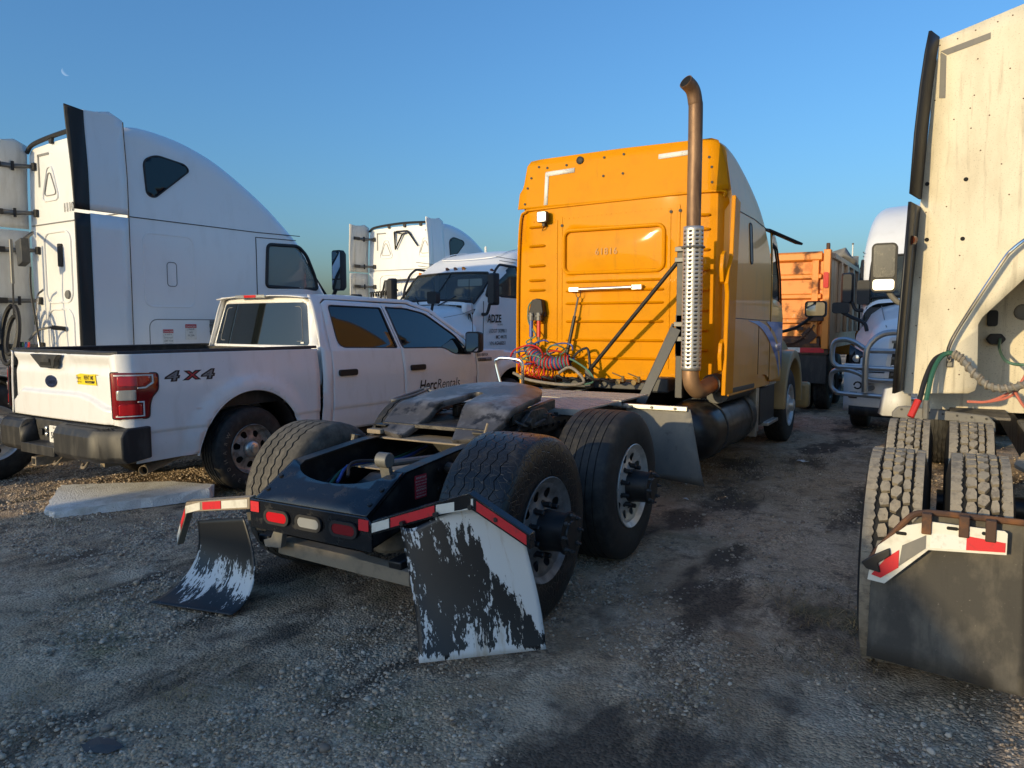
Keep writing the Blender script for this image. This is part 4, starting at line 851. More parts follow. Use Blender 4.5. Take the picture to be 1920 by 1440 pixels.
        MB().prism(rrect(CX + s * 1.45 - .12, CX + s * 1.45 + .12, 1.78, 1.96, .035), 'Y', 11.055, 11.0595).build('mirror_glass', MIRROR, hm)
    v = MB(); v.beam((CX + 1.13, 9.25, 2.78), (CX + 1.46, 9.55, 2.62), .16, .03, (.3, 0, 1)); v.build('side_visor', TRIM, yt, bevel=.01)
    # tank, steps, battery box
    for s in (-1, 1):
        T_ = Matrix.Translation((CX + s * .86, 0, .60)) @ Matrix.Rotation(math.pi / 2, 4, 'Z')
        b = MB(); b.lathe([(7.0, 0), (7.02, .16), (7.10, .26), (7.25, .305), (8.85, .305), (8.98, .26), (9.02, 0)], T_, 36); tk = b.build('fuel_tank', mat('black tank', (.02, .02, .021), .30, metal=.2, layers=[((.09, .08, .065), 7, .5, .7, .5, .7)]), yt, ang=50)
        for y in (7.5, 8.6): MB().tube([(CX + s * .86 + .31 * math.cos(R(a)), y, .60 + .31 * math.sin(R(a))) for a in range(0, 360, 15)], .012, 6, closed=True).build('tank_strap', DKGREY, tk)
        b = MB(); b.box(CX + s * .98 - .12, CX + s * .98 + .12, 9.1, 9.16, .32, .93); b.box(CX + s * .98 - .12, CX + s * .98 + .10, 9.3, 9.34, .36, .9); b.build('step_panel', ALU, yt, bevel=.006)
        rep('panel_slot', MB().box(-.012, .012, -.004, 0, -.018, .018), BLACKHOLE, yt, [(CX + s * .98 + dx, 9.0985, z) for dx in (-.05, .04) for z in (.48, .60, .72)])
        for z, y in ((.93, 9.75), (.42, 9.95)):
            st = box('step', ALU, yt, CX + s * 1.0 - .14, CX + s * 1.0 + .14, y - .32, y + .32, z - .03, z + .012, bevel=.006)
            for k in range(4): box('step_rib', ALU, st, CX + s * 1.0 - .12 + .06 * k, CX + s * 1.0 - .09 + .06 * k, y - .31, y + .31, z + .0125, z + .018, bevel=.002)
        box('battery_box', BLKP, yt, CX + s * .88 - .2, CX + s * .88 + .2, 9.4, 10.3, .42, .88, bevel=.02)
        # quarter fender ahead of the drive wheels
        def qf(u, v, s=s):
            x = CX + s * (.66 + .60 * u); z = .96 - .64 * v; return (x + s * (.03 * v * u), 6.02 + .06 * v * v, z)
        out = [(0, 0), (.93, 0), (.95, .1), (1.06, 1.0), (.5, .95), (0, .86)]
        b = MB(); b.panel(out, [], qf, lin(0, 1, 6), lin(0, 1, 8)); q = b.build('quarter_fender', GREYP, yt, solid=.012)
        box('fender_rail', ALU, yt, min(CX + s * .55, CX + s * 1.2), max(CX + s * .55, CX + s * 1.2), 5.985, 6.012, .945, .985)
        rep('fender_bolt', MB().cyl((0, 0, 0), (0, -.012, 0), .012, 8), GREYM, q, [(CX + s * k, 5.984, .965) for k in (.72, .9, 1.1)])
    box('gearbox', FRAME, yt, CX - .25, CX + .25, 7.8, 9.6, .45, .95, bevel=.08); box('engine_block', FRAME, yt, CX - .35, CX + .35, 9.8, 11.9, .5, 1.2, bevel=.08)
    MB().cyl((CX - .95, 11.15, .5), (CX + .95, 11.15, .5), .06, 12).build('front_axle', FRAME, yt); MB().cyl((CX, 5.2, .62), (CX, 8.0, .68), .055, 14).build('drive_shaft', FRAME, yt)
    box('cab_floor', BLK, yt, CX - 1.15, CX + 1.15, 7.5, 10.0, 1.06, 1.10)
cab()
# ================================================================ white crew-cab pickup (local metres: x right, y forward, 0 = tailgate)
OFF = Vector((0, 0, 0))
pk = thing('pickup_truck', 'white four-door rental pickup with black bumper parked beside yellow tractor', 'pickup truck', (-7.014, 3.834, 0), -3)
AY, AZ, AR = 1.32, .42, .60; AF = 6.05
def pkx(y, z, cab=True):
    x = .975 + .04 * ss(.40, .66, z) + .015 * ss(.70, .735, z) - .035 * ss(1.05, 1.43, z)
    if cab and z > 1.36: x -= (z - 1.36) * .34 + .35 * max(0, z - 1.80) ** 1.5
    for yw in (AY, AF):
        d = math.hypot(y - yw, z - AZ)
        x += .035 * (1 - ss(AR + .05, AR + .17, d))
    if y < .15: x -= .15 - math.sqrt(max(0, .15 ** 2 - (.15 - y) ** 2)) * 1.0 if y > 0 else .15
    if y > 6.2: x -= .32 * ss(6.2, 7.05, y) ** 1.5
    return x
def arch(cy, a0=4, a1=176, n=22, r=AR): return [(cy + r * math.cos(R(a)), AZ + r * math.sin(R(a))) for a in lin(a0, a1, n)]
def pickup():
    ysl = [.004, .012, .025, .045, .07, .1, .13, .16] + lin(.2, 2.2, 28); zsl = lin(.46, 1.42, 20) + [.70, .71, .72, .735]
    for s in (1, -1):
        bed = [(0.001, .80), (.001, 1.395), (.02, 1.405), (2.20, 1.395), (2.20, .45)] + arch(AY) + [(.14, .45), (.12, .74), (.04, .78)]
        f = lambda y, z, s=s, o=0: (s * (pkx(y, z, False) + o), y, z)
        b = MB(); b.panel(bed, [], f, ysl, zsl); bs = b.build('bed_side', WHITE, pk, solid=.012, ang=50)
        MB().tube([f(y, z, o=-.004) for y, z in arch(AY, 2, 178, 40)], .012, 6).build('arch_lip', WHITE, bs)
        MB().tube([f(y, .722, o=-.0055) for y in lin(1.97, 2.19, 6)], .006, 4).build('crease', GREYM, bs) if 0 else None
        # cab side: rear pillar, doors, front fender
        fc = lambda y, z, s=s, o=0: (s * (pkx(max(y, .2), z) + o), y, z)
        yl = lin(2.25, 5.2, 34); zl = lin(.45, 1.95, 34)
        pil = [(2.24, .45), (2.385, .45), (2.40, 1.36), (2.43, 1.90), (2.50, 1.945), (3.9, 1.925), (4.3, 1.82), (4.9, 1.47), (5.12, 1.30), (5.16, 1.33), (4.95, 1.50), (4.35, 1.86), (3.95, 1.972), (2.6, 1.99), (2.30, 1.985), (2.26, 1.4)]
        MB().panel(pil, [], fc, yl, zl).build('cab_pillar', WHITE, pk, solid=.012, ang=50)
        rd = [(2.392, .46), (3.585, .46), (3.60, .75), (3.555, 1.36), (3.40, 1.915), (2.52, 1.935), (2.437, 1.89), (2.407, 1.36)]
        rwn = roundpoly([(2.53, 1.40), (3.50, 1.37), (3.38, 1.86), (2.53, 1.875)], [.12, .03, .03, .06], 5)
        fd = [(3.592, .46), (5.08, .46), (5.12, 1.0), (5.10, 1.28), (4.88, 1.46), (4.28, 1.808), (3.88, 1.912), (3.408, 1.915), (3.563, 1.36), (3.607, .75)]
        fwn = roundpoly([(3.60, 1.365), (4.42, 1.355), (4.62, 1.26), (5.02, 1.245), (4.70, 1.52), (4.2, 1.80), (3.85, 1.86), (3.47, 1.87)], [.03, .12, .1, .03, .05, .1, .03, .03], 4)
        for out, win, hy in ((rd, rwn, 2.62), (fd, fwn, 3.84)):
            b = MB(); b.panel(out, [win], fc, yl, zl + [.70, .71, .72, .735]); d = b.build('door', WHITE, pk, solid=.012, ang=50)
            MB().panel(win, [], lambda y, z: (fc(y, z)[0] - s * .004, y, z), yl[::2], zl[::2]).build('door_window', GLASSD, d)
            MB().tube([fc(y, z, o=.002) for y, z in win], .009, 6, closed=True).build('window_gasket', TRIM, d)
            hd = MB(); hd.prism(rrect(hy - .14, hy + .14, 1.08, 1.15, .025), 'X', s * (pkx(hy, 1.1) - .003), s * (pkx(hy, 1.1) + .03)); hd.build('door_handle', TRIM, d, bevel=.012)
        pilb = [(3.36, 1.875), (3.49, 1.875), (3.625, 1.365), (3.48, 1.368)]
        MB().panel(pilb, [], lambda y, z: (fc(y, z, o=.006)[0], y, z), (), zl).build('pillar_cover', TRIM, pk)
        ff = [(5.13, .46), (5.44, .46)] + arch(AF)[::-1] + [(6.66, .46), (6.95, .50), (7.02, .9), (6.98, 1.12), (6.6, 1.22), (5.9, 1.27), (5.2, 1.31), (5.12, 1.28), (5.14, 1.0)]
        b = MB(); b.panel(ff, [], f, lin(5.2, 7, 20), zsl); fe = b.build('front_fender', WHITE, pk, solid=.012, ang=50)
        MB().tube([f(y, z, o=-.004) for y, z in arch(AF, 2, 178, 40)], .012, 6).build('arch_lip', WHITE, fe)
        for ya, nm in ((AY, 'rear'), (AF, 'front')):
            MB().rings([[(s * x, ya + r_ * math.cos(R(t)), AZ + r_ * math.sin(R(t))) for x, r_ in ((.985, .602), (.56, .60))] for t in lin(3, 177, 24)], closed=False, cap=False).build('wheel_liner', BLK, pk, solid=.006)
            pickup_wheel(s, ya)
        # bed rail cap
        MB().rings([[(s * (pkx(y, 1.42, False) - .10), y, 1.404), (s * (pkx(y, 1.42, False) - .10), y, 1.428), (s * (pkx(y, 1.42, False) - .006), y, 1.430), (s * (pkx(y, 1.42, False) + .003), y, 1.40)] for y in lin(.03, 2.2, 10)]).build('rail_cap', BLKP, pk, bevel=.004)
        # mirror
        MB().box(s * 1.0 if s > 0 else -1.12, s * 1.12 if s > 0 else -1.0, 4.86, 4.96, 1.27, 1.34).build('mirror_foot', TRIM, pk, bevel=.015)
        mr = MB(); mr.rings([[(s * x, y, z) for x, z in rrect(1.05 + a, 1.29 - a, 1.27 + a, 1.56 - a, .04)] for y, a in ((4.83, .004), (4.86, 0.), (4.94, .01), (5.0, .05))]); m_ = mr.build('door_mirror', TRIM, pk, ang=50)
        MB().prism(rrect(s * 1.17 - .10, s * 1.17 + .10, 1.29, 1.54, .03), 'Y', 4.826, 4.8295).build('mirror_glass', MIRROR, m_)
        # rocker
        box('rocker', BLK, pk, s * .86 - .06, s * .86 + .06, 2.0, 5.4, .36, .46, bevel=.02)
        tail_lamp(s)
    # bed inside
    b = MB(); b.box(-.92, .92, .06, 2.18, .86, .88); b.box(-.93, -.90, .06, 2.18, .88, 1.405); b.box(.90, .93, .06, 2.18, .88, 1.405); b.box(-.92, .92, 2.15, 2.18, .88, 1.40); b.build('bed_liner', BLKP, pk)
    box('underbody', BLK, pk, -.72, .72, .2, 6.9, .42, .62); 
    MB().cyl((-.75, AY, .42), (.75, AY, .42), .05, 12).build('rear_axle', BLK, pk); MB().lathe([(-.2, 0), (-.15, .1), (0, .15), (.15, .1), (.2, 0)], Matrix.Translation((0, AY, .40)), 16).build('differential', BLK, pk)
    # tailgate
    zl_ = [(-.90, .93), (-.82, .93), (-.66, 1.035), (.42, 1.035), (.60, 1.0), (.80, .93), (.88, .93)]
    def tg(x, z):
        y = -.004 - .034 * ss(interp(zl_, x) + .022, interp(zl_, x) - .012, z)
        lip = ss(1.30, 1.385, z) * .030 * (.35 + .65 * ss(.28, .42, abs(x + .1))); y -= lip - .018 * ss(1.20, 1.29, z)
        y += .02 * (x / .9) ** 2 + .03 * ss(.80, .9, abs(x)) ; return (x, y, z)
    tgo = [(-.885, .80), (.885, .80), (.885, 1.395), (-.885, 1.395)]
    b = MB(); b.panel(tgo, [], tg, lin(-.88, .88, 60), lin(.80, 1.395, 48)); tgt = b.build('tailgate', WHITE, pk, solid=.01, ang=60)
    MB().rings([[(x, tg(x, 1.39)[1] + d, z) for d, z in ((-.004, 1.392), (-.002, 1.42), (.06, 1.428), (.07, 1.39))] for x in lin(-.89, .89, 12)]).build('top_cap', BLKP, tgt, bevel=.004)
    MB().tube([(x, tg(x, 1.268)[1] - .001, 1.268) for x in lin(-.88, .88, 40)], .0028, 4).build('seam', TRIM, tgt)
    MB().prism([(-.39, 1.385), (.12, 1.385), (.055, 1.33), (.055, 1.285), (.03, 1.262), (-.20, 1.262), (-.235, 1.285), (-.34, 1.35)], 'Y', -.062, -.012).build('tailgate_handle', BLKP, tgt, bevel=.008)
    MB().prism(rrect(-.19, .0, 1.285, 1.345, .01), 'Y', -.066, -.0625).build('handle_pocket', BLACKHOLE, tgt); MB().prism(rrect(-.18, -.01, 1.315, 1.35, .01), 'Y', -.074, -.066).build('handle_lever', BLKP, tgt, bevel=.004)
    yb = tg(-.1, 1.13)[1]
    MB().prism(circ(-.11, 1.135, .112, 32, .058), 'Y', yb - .010, yb + .002).build('badge_ring', CHROME, tgt, bevel=.003); MB().prism(circ(-.11, 1.135, .103, 32, .050), 'Y', yb - .013, yb - .009).build('badge', NAVY, tgt)
    text('badge_text', 'Ford', .072, CHROME, tgt, lambda u, v: (-.11 + u, yb - .0145, 1.112 + v), shear=.35, align='CENTER')
    ys_ = min(tg(x_, 1.17)[1] for x_ in (.28, .5, .66))
    MB().prism([(.27, 1.128), (.66, 1.128), (.64, 1.215), (.69, 1.222), (.63, 1.228), (.55, 1.222), (.40, 1.225), (.32, 1.21)], 'Y', ys_ - .004, ys_ - .0015).build('rental_sticker', YSTICK, tgt)
    text('sticker_text', 'RENT ME', .052, DECAL, tgt, lambda u, v: (.455 + u, ys_ - .0055, 1.175 + v), bold=.001, sx=.75); text('sticker_text', 'Herc', .05, DECAL, tgt, lambda u, v: (.32 + u, ys_ - .0055, 1.172 + v), shear=.3, sx=.85)
    text('sticker_text', 'RENTALS', .02, DECAL, tgt, lambda u, v: (.335 + u, ys_ - .0055, 1.145 + v)); MB().prism([(.48, 1.143), (.62, 1.143), (.635, 1.165), (.47, 1.165)], 'Y', ys_ - .0052, ys_ - .004).build('sticker_bar', DECAL, tgt)
    text('sticker_text', 'HERCRENTALS', .014, YSTICK, tgt, lambda u, v: (.495 + u, ys_ - .006, 1.149 + v))
    # bumper
    def bsec(x, dy=0.):
        w = abs(x); back = .02 + .22 * ss(.86, 1.06, w); y0 = -.17 + .14 * ss(.78, 1.06, w) + dy
        return [(x, back, .50), (x, y0 + .05, .475), (x, y0 + .005, .52), (x, y0, .70), (x, y0 + .03, .755), (x, y0 + .07, .775), (x, back, .78)]
    for x0, x1 in ((-1.06, -.40), (.20, 1.06)):
        b = MB(); b.rings([bsec(x) for x in lin(x0, x1, 14)]); bp = b.build('bumper_wing', BLKP, pk, bevel=.012, ang=30)
        for k in range(5): box('tread_rib', BLKP, bp, x0 + .08, x1 - .12, -.10 + .022 * k, -.09 + .022 * k, .7765, .7815, bevel=.002)
    b = MB(); b.prism([(-.17, .475), (.02, .50), (.02, .78), (-.035, .78), (-.045, .58), (-.17, .57)], 'X', -.41, .21); b.build('bumper_step', BLKP, pk, bevel=.008)
    MB().add([(-.40, -.165, .50), (-.40, -.168, .70), (-.40, -.10, .775), (-.40, -.04, .77), (-.30, -.05, .57), (-.32, -.165, .56)], [(0, 1, 2, 3, 4, 5)]).build('bumper_cheek', BLKP, pk, solid=.01)
    lp = MB().prism(rrect(-.085, .215, .575, .735, .012), 'Y', -.062, -.056).build('license_plate', WDECAL, pk)
    text('plate_text', '580', .085, DECAL, lp, lambda u, v: (-.055 + u, -.0645, .615 + v), sx=.8, bold=.001); text('plate_text', 'Tennessee', .022, DECAL, lp, lambda u, v: (-.02 + u, -.0645, .708 + v), shear=.2)
    rep('plate_lamp', MB().lathe([(0, .022), (.012, .02), (.018, .01), (.019, 0)], Matrix.Rotation(-math.pi / 2, 4, 'Z'), 14), CLEAR, pk, [(-.15, -.05, .70), (-.15, -.05, .645)])
    MB().prism(rrect(-.29, -.22, .63, .69, .01), 'Y', -.062, -.05).build('wiring_socket', TRIM, pk, bevel=.004)
    b = MB(); b.box(-.25, -.17, -.15, .3, .36, .44); b.box(-.237, -.183, -.152, -.148, .373, .427); h = b.build('hitch_receiver', DUSTY, pk, bevel=.006); MB().box(-.236, -.184, -.1535, -.1525, .374, .426).build('receiver_opening', BLACKHOLE, h)
    tube('tow_hook', DUSTY, pk, catmull([(.04, .0, .45), (.06, -.07, .40), (.02, -.08, .385), (-.02, -.05, .40)], 5), .014, 8); tube('tow_hook', DUSTY, pk, catmull([(.50, .0, .47), (.52, -.06, .41), (.48, -.07, .40), (.44, -.04, .42)], 5), .014, 8)
    t = MB(); t.tube(catmull([(.50, 1.4, .45), (.56, .9, .42), (.72, .45, .36), (.80, .30, .345)], 5), .042, 16, cap=False); t.build('tail_pipe', DUSTY, pk, solid=.004); MB().cyl((.775, .35, .348), (.777, .345, .348), .038, 16).build('pipe_mouth', BLACKHOLE, pk)
    for s in (-1, 1): MB().beam((s * .5, .1, .42), (s * .5, 2.6, .40), .07, .09).build('leaf_spring', DUSTY if s > 0 else BLK, pk)
    # cab rear wall with glass
    wo = [(-.985, 1.0), (.985, 1.0), (.975, 1.37), (.93, 1.48), (.80, 1.84), (.73, 1.945), (.5, 1.985), (0, 1.995), (-.5, 1.985), (-.73, 1.945), (-.80, 1.84), (-.93, 1.48), (-.975, 1.37)]
    wh = roundpoly([(-.83, 1.425), (.83, 1.425), (.715, 1.905), (-.715, 1.905)], [.04, .04, .06, .06], 5)
    def rwf(x, z): return (x, 2.205 + .17 * max(0, z - 1.40) + .05 * (x / .95) ** 2 + .06 * ss(.82, .98, abs(x) + (z - 1.4) * .3), z)
    MB().panel(wo, [wh], rwf, lin(-.95, .95, 18), lin(1.05, 1.98, 12)).build('cab_back', WHITE, pk, solid=.012, ang=50)
    g = MB().panel(wh, [], lambda x, z: (x, rwf(x, z)[1] - .004, z), lin(-.8, .8, 12), lin(1.45, 1.9, 5)).build('rear_window', GLASSD, pk)
    MB().tube([(x, rwf(x, z)[1] - .004, z) for x, z in roundpoly([(-.73, 1.47), (.73, 1.47), (.65, 1.86), (-.65, 1.86)], .05, 5)], .004, 4, closed=True).build('window_line', DECALG, g)
    MB().prism(rrect(.70, .75, 1.445, 1.465, .002), 'Y', 2.235, 2.2375).build('window_sticker', WDECAL, g)
    # roof, windscreen, hood
    def roofring(y):
        o = []; zt = interp([(2.26, 1.985), (2.5, 2.01), (3.2, 2.025), (3.8, 2.0), (4.0, 1.97)], y); xe = pkx(y, 1.955)
        for q in lin(-1, 1, 20): o.append((xe * q, y + .03 * q * q * (1 if y < 2.4 else 0), zt - (zt - 1.955) * abs(q) ** 3.2))
        return o
    MB().rings([roofring(y) for y in lin(2.20, 4.0, 18)], closed=False, cap=False).build('roof', WHITE, pk, solid=.01, ang=60)
    b = MB(); b.prism(rrect(-.36, .17, 1.965, 1.997, .012), 'Y', 2.185, 2.225); bl = b.build('brake_lamp', CLEAR, pk, bevel=.006); MB().prism(rrect(-.19, .02, 1.967, 1.995, .004), 'Y', 2.181, 2.184).build('red_lens', RED, bl)
    MB().rings([[(pkx(4, 1.955) * q * (1 + .22 * t), 4.0 + 1.18 * t - .1 * q * q * t, 1.965 - .66 * t - .03 * q * q) for q in lin(-1, 1, 10)] for t in lin(0, 1, 5)], closed=False, cap=False).build('windscreen', GLASSD, pk, ang=60)
    MB().rings([[(.97 * q * (1 - .18 * ss(6.2, 7.0, y)), y, interp([(5.1, 1.31), (6.0, 1.27), (6.8, 1.19), (7.0, 1.10)], y) + .02 * (1 - q * q)) for q in lin(-1, 1, 12)] for y in lin(5.1, 7.0, 10)], closed=False, cap=False).build('hood', WHITE, pk, solid=.01, ang=60)
    box('grille', BLKP, pk, -.8, .8, 6.95, 7.04, .6, 1.1, bevel=.02); box('front_bumper', BLKP, pk, -.95, .95, 6.95, 7.15, .42, .62, bevel=.04)
    tube('antenna', TRIM, pk, [(.86, 5.28, 1.30), (.86, 5.25, 2.05)], [.006, .003], 6); MB().cyl((.86, 5.28, 1.28), (.86, 5.28, 1.33), .016, 8, .008).build('antenna_base', TRIM, pk)
    # lettering on the side
    sd = lambda y, z: (pkx(y, z) + .0095, y, z)
    text('door_lettering', 'Herc', .185, DECAL, pk, lambda u, v: sd(3.86 + u, .815 + v), shear=.22, bold=.004, sx=.92); text('door_lettering', 'Rentals', .185, DECAL, pk, lambda u, v: sd(4.215 + u, .815 + v), shear=.22, sx=.92, bold=-.001)
    text('fleet_number', '800188904', .062, DECAL, pk, lambda u, v: sd(5.14 + u, 1.205 + v), sx=1.0); MB().panel([(5.16, 1.135), (5.50, 1.135), (5.50, 1.185), (5.16, 1.185)], [], sd).build('model_badge', GREYM, pk, solid=.004)
    text('model_badge_text', 'F-150', .05, DECAL, pk, lambda u, v: (sd(5.2 + u, 1.142 + v)[0] + .004, 5.2 + u, 1.142 + v), bold=.001, sx=1.3)
    sb = lambda y, z, o=.0075: (pkx(y, z, False) + o, y, z)
    text('decal_shadow', '4', .115, DECAL, pk, lambda u, v: sb(.405 + u, 1.158 + v), bold=.010, sx=2.0, shear=.2); text('decal', '4', .115, DECALG, pk, lambda u, v: sb(.405 + u, 1.158 + v, .009), sx=2.0, shear=.2)
    text('decal_shadow', 'X', .10, DECAL, pk, lambda u, v: sb(.605 + u, 1.162 + v), bold=.010, sx=1.7, shear=.1); text('decal', 'X', .10, LABELR, pk, lambda u, v: sb(.605 + u, 1.162 + v, .009), sx=1.7, shear=.1)
    text('decal_shadow', '4', .115, DECAL, pk, lambda u, v: sb(.765 + u, 1.158 + v), bold=.010, sx=2.0, shear=.2); text('decal', '4', .115, DECALG, pk, lambda u, v: sb(.765 + u, 1.158 + v, .009), sx=2.0, shear=.2)
def tail_lamp(s):
    f = lambda o: (lambda y, z: (s * (pkx(max(y, .001), z, False) + o), y - (.012 + o if y < .05 else 0) , z))
    out = roundpoly([(.004, .855), (.235, .85), (.245, .97), (.265, 1.03), (.325, 1.09), (.335, 1.235), (.004, 1.25)], [.01, .03, .02, .02, .03, .03, .01], 4)
    yl = [.006, .012, .02, .035, .055, .08, .11, .14, .18, .22, .27]; zl = lin(.87, 1.23, 8)
    b = MB(); b.panel(out, [], f(.010), yl, zl); l = b.build('tail_lamp', REDDK, pk, solid=.016, ang=60)
    MB().tube([f(.012)(y, z) for y, z in out], .008, 5, closed=True).build('lamp_rim', TRIM, l)
    for poly, m, nm in ((roundpoly([(.03, 1.135), (.20, 1.13), (.255, 1.17), (.255, 1.215), (.03, 1.22)], .015, 3), RED, 'brake_lens'), (roundpoly([(.03, .885), (.165, .885), (.165, .975), (.03, .98)], .015, 3), RED, 'brake_lens'), (roundpoly([(.02, 1.015), (.12, 1.012), (.12, 1.10), (.02, 1.10)], .012, 3), CLEAR, 'reverse_lens'),
                        ([(.015, 1.232), (.285, 1.225), (.285, 1.15), (.21, 1.108), (.135, 1.108), (.135, 1.12), (.205, 1.122), (.27, 1.16), (.27, 1.213), (.015, 1.22)], WDECAL, 'light_bar'), ([(.015, .872), (.19, .868), (.19, 1.0), (.13, 1.0), (.13, .99), (.178, .988), (.178, .878), (.015, .88)], WDECAL, 'light_bar')):
        MB().panel(poly, [], f(.021), yl, zl[::2]).build(nm, m, l, solid=.004, ang=60)
def pickup_wheel(s, ya):
    M = RX((s * 1.02, ya, AZ), s); b = MB()
    hol = []
    for k in range(7):
        a = 2 * math.pi * k / 7 + .2; pts = [(.125, -.17), (.178, -.21), (.195, 0), (.178, .21), (.125, .17)]
        hol.append(roundpoly([(r * math.cos(a + t), r * math.sin(a + t)) for r, t in pts], .018, 3))
    dish = lambda r: -.035 - .028 * ss(.09, .20, r) + .015 * ss(.2, .23, r)
    b.panel(circ(0, 0, .225, 56), hol, lambda u, v: M @ Vector((dish(math.hypot(u, v)), u, v)), lin(-.2, .2, 14), lin(-.2, .2, 14))
    b.lathe([(-.05, .225), (-.02, .232), (.0, .246), (-.004, .25), (-.04, .235), (-.25, .235)], M, 48); W = b.build('wheel', STEELW, pk, ang=50)
    MB().lathe([(-.03, .085), (-.008, .08), (.004, .068), (.012, .045), (.03, .043), (.036, .03), (.036, 0)], M, 24).build('centre_cap', ALU, W); MB().lathe([(-.1, 0), (-.1, .21)], M, 24).build('brake_disc', BLK, W)
    t = MB(); tyre_mesh(t, M, .42, .275, .25, 4, .004, 72, .009); t.build('tyre', RUBBER, W)
    if s == 1:
        def ring(cs, a0, a1):
            for k, ch in enumerate(cs):
                a = a0 + (a1 - a0) * k / (len(cs) - 1)
                def fn(u, v, a=a):
                    r = .318 + v; q = a + u / .33; return M @ Vector((.0105 + .002, r * math.cos(q), r * math.sin(q)))
                text('tyre_letter', ch, .055, DUSTY, W, fn, align='CENTER')
        ring('WRANGLER', R(150), R(252)) if ya == AY else None
        ring('GOODYEAR', R(118), R(15)) if 0 else None
pickup()
# ================================================================ white sleeper tractors (local: x right, y forward, 0 = rear edge of side extenders)
def inpoly(p, poly):
    x, y = p; c = False
    for (x1, y1), (x2, y2) in zip(poly, poly[1:] + poly[:1]):
        if (y1 > y) != (y2 > y) and x < (x2 - x1) * (y - y1) / (y2 - y1) + x1: c = not c
    return c
DWIN = roundpoly([(2.64, 2.20), (3.64, 2.20), (3.58, 2.40), (3.40, 2.70), (3.24, 2.82), (2.68, 2.80)], [.06, .05, .05, .08, .06, .08], 5)
def tractor_cab(root, ZT, y0=.65, W=1.2, paint=TWHITE, port=True, seams=True, step=.028, tum=.05, wipers=False, glass=GLASS):
    zmax = max(z for _, z in ZT); y1 = ZT[-1][0]
    def xs(z, y): return W - tum * ss(2.6, zmax, z) - .10 * ss(3.25, 4.05, y)
    def ring(y):
        zt = sinterp(ZT, y); zb = 1.12; r = min(.30, .14 + .16 * ss(y0, y0 + .8, y)); o = []
        for s in (1, -1):
            P = [(xs(z, y), z) for z in lin(zb, zt - r, 92)]; cx = xs(zt - r, y)
            P += [(cx - r + r * math.cos(R(a)), zt - r + r * math.sin(R(a))) for a in lin(0, 90, 9)[1:]] + [((cx - r) * q, zt + .03 * (1 - q * q)) for q in (.9, .7, .5, .25)]
            P = [(s * x, y, z) for x, z in P]; o += P if s == 1 else P[::-1]
            if s == 1: o.append((0, y, zt + .03))
        return o
    ys = lin(y0, y1, int((y1 - y0) / step)); RG = [ring(y) for y in ys]; n = len(RG[0])
    body, gl = MB(), MB(); bf, gf_ = [], []
    wz = ZT[-1][1]
    for i in range(len(ys) - 1):
        for k in range(n - 1):
            q = (i * n + k, i * n + k + 1, (i + 1) * n + k + 1, (i + 1) * n + k)
            c = [sum(RG[a // n][a % n][t] for a in q) / 4 for t in range(3)]
            side = abs(c[0]) > xs(c[2], c[1]) - .02
            isw = (side and inpoly((c[1], c[2]), DWIN)) or (c[1] > 3.36 and c[1] < y1 - .06 and c[2] > sinterp(ZT, c[1]) - .10 and abs(c[0]) < 1.03)
            (gf_ if isw else bf).append(q)
    V = [v for q in RG for v in q]
    body.add(V, bf); body.add(RG[0], [tuple(range(n))]); cb = body.build('cab_shell', paint, root, ang=50)
    gl.add(V, gf_); g = gl.build('cab_glass', glass, root, ang=60)
    for s in (1, -1):
        MB().tube([(s * (xs(z, y) + .002), y, z) for y, z in DWIN], .026, 6, closed=True).build('window_gasket', TRIM, cb)
    # windscreen surround
    def rp(y, q):   # point on the roof line at x = q
        zt = sinterp(ZT, y); return (q, y, zt + .012 + .03 * (1 - min(1, abs(q)) ** 2))
    a, b_ = 3.37, y1 - .07
    P = [rp(a, x) for x in lin(-.93, .93, 12)] + [(1.03, y, sinterp(ZT, y) - .06) for y in lin(a + .02, b_, 8)] + [rp(b_, x) for x in lin(.98, -.98, 12)] + [(-1.03, y, sinterp(ZT, y) - .06) for y in lin(b_, a + .02, 8)]
    MB().tube(P, .022, 6, closed=True).build('windscreen_gasket', TRIM, cb); MB().tube([rp(y, 0) for y in lin(a, b_, 10)], .014, 6).build('windscreen_divider', TRIM, cb)
    if seams:
        for s in (1, -1):
            for pts in ([(y0, 2.95), (2.5, 2.95), (3.28, 2.97)], [(2.48, 1.2), (2.48, 2.88)], [(3.72, 1.2), (3.70, 2.1)], [(2.48, 2.88), (3.2, 2.90)]):
                q = [Vector((u, v, 0)) for u, v in pts]; q = [m for e, f in zip(q, q[1:]) for m in (e.lerp(f, t / 10) for t in range(10))] + [q[-1]]
                MB().tube([(s * (xs(v.y, v.x) + .001), v.x, v.y) for v in q], .007, 4).build('body_seam', TRIM, cb)
    if port:
        pw = roundpoly([(.88, 3.66), (1.05, 3.75), (1.44, 3.70), (1.50, 3.63), (1.0, 3.22), (.90, 3.25)], [.08, .08, .05, .05, .06, .06], 5)
        for s in (1, -1):
            MB().panel(pw, [], lambda y, z, s=s: (s * (xs(z, y) + .006), y, z), lin(.9, 1.45, 6), lin(3.2, 3.7, 6)).build('sleeper_window', GLASSB, cb, solid=.004)
            MB().tube([(s * (xs(z, y) + .004), y, z) for y, z in pw], .012, 5, closed=True).build('window_gasket', TRIM, cb)
            for rr_, rad in ((rrect(.82, 1.50, 1.88, 2.78, .10, 5), .016), (rrect(1.12, 1.25, 2.14, 2.44, .04, 4), .006), (rrect(.86, 1.9, 1.15, 1.72, .10, 5), .006)):
                MB().tube([(s * (xs(z, y) - (.009 if rad > .01 else 0)), y, z) for y, z in rr_], rad, 6, closed=True).build('hatch_outline', paint if rad > .01 else DECALG, cb)
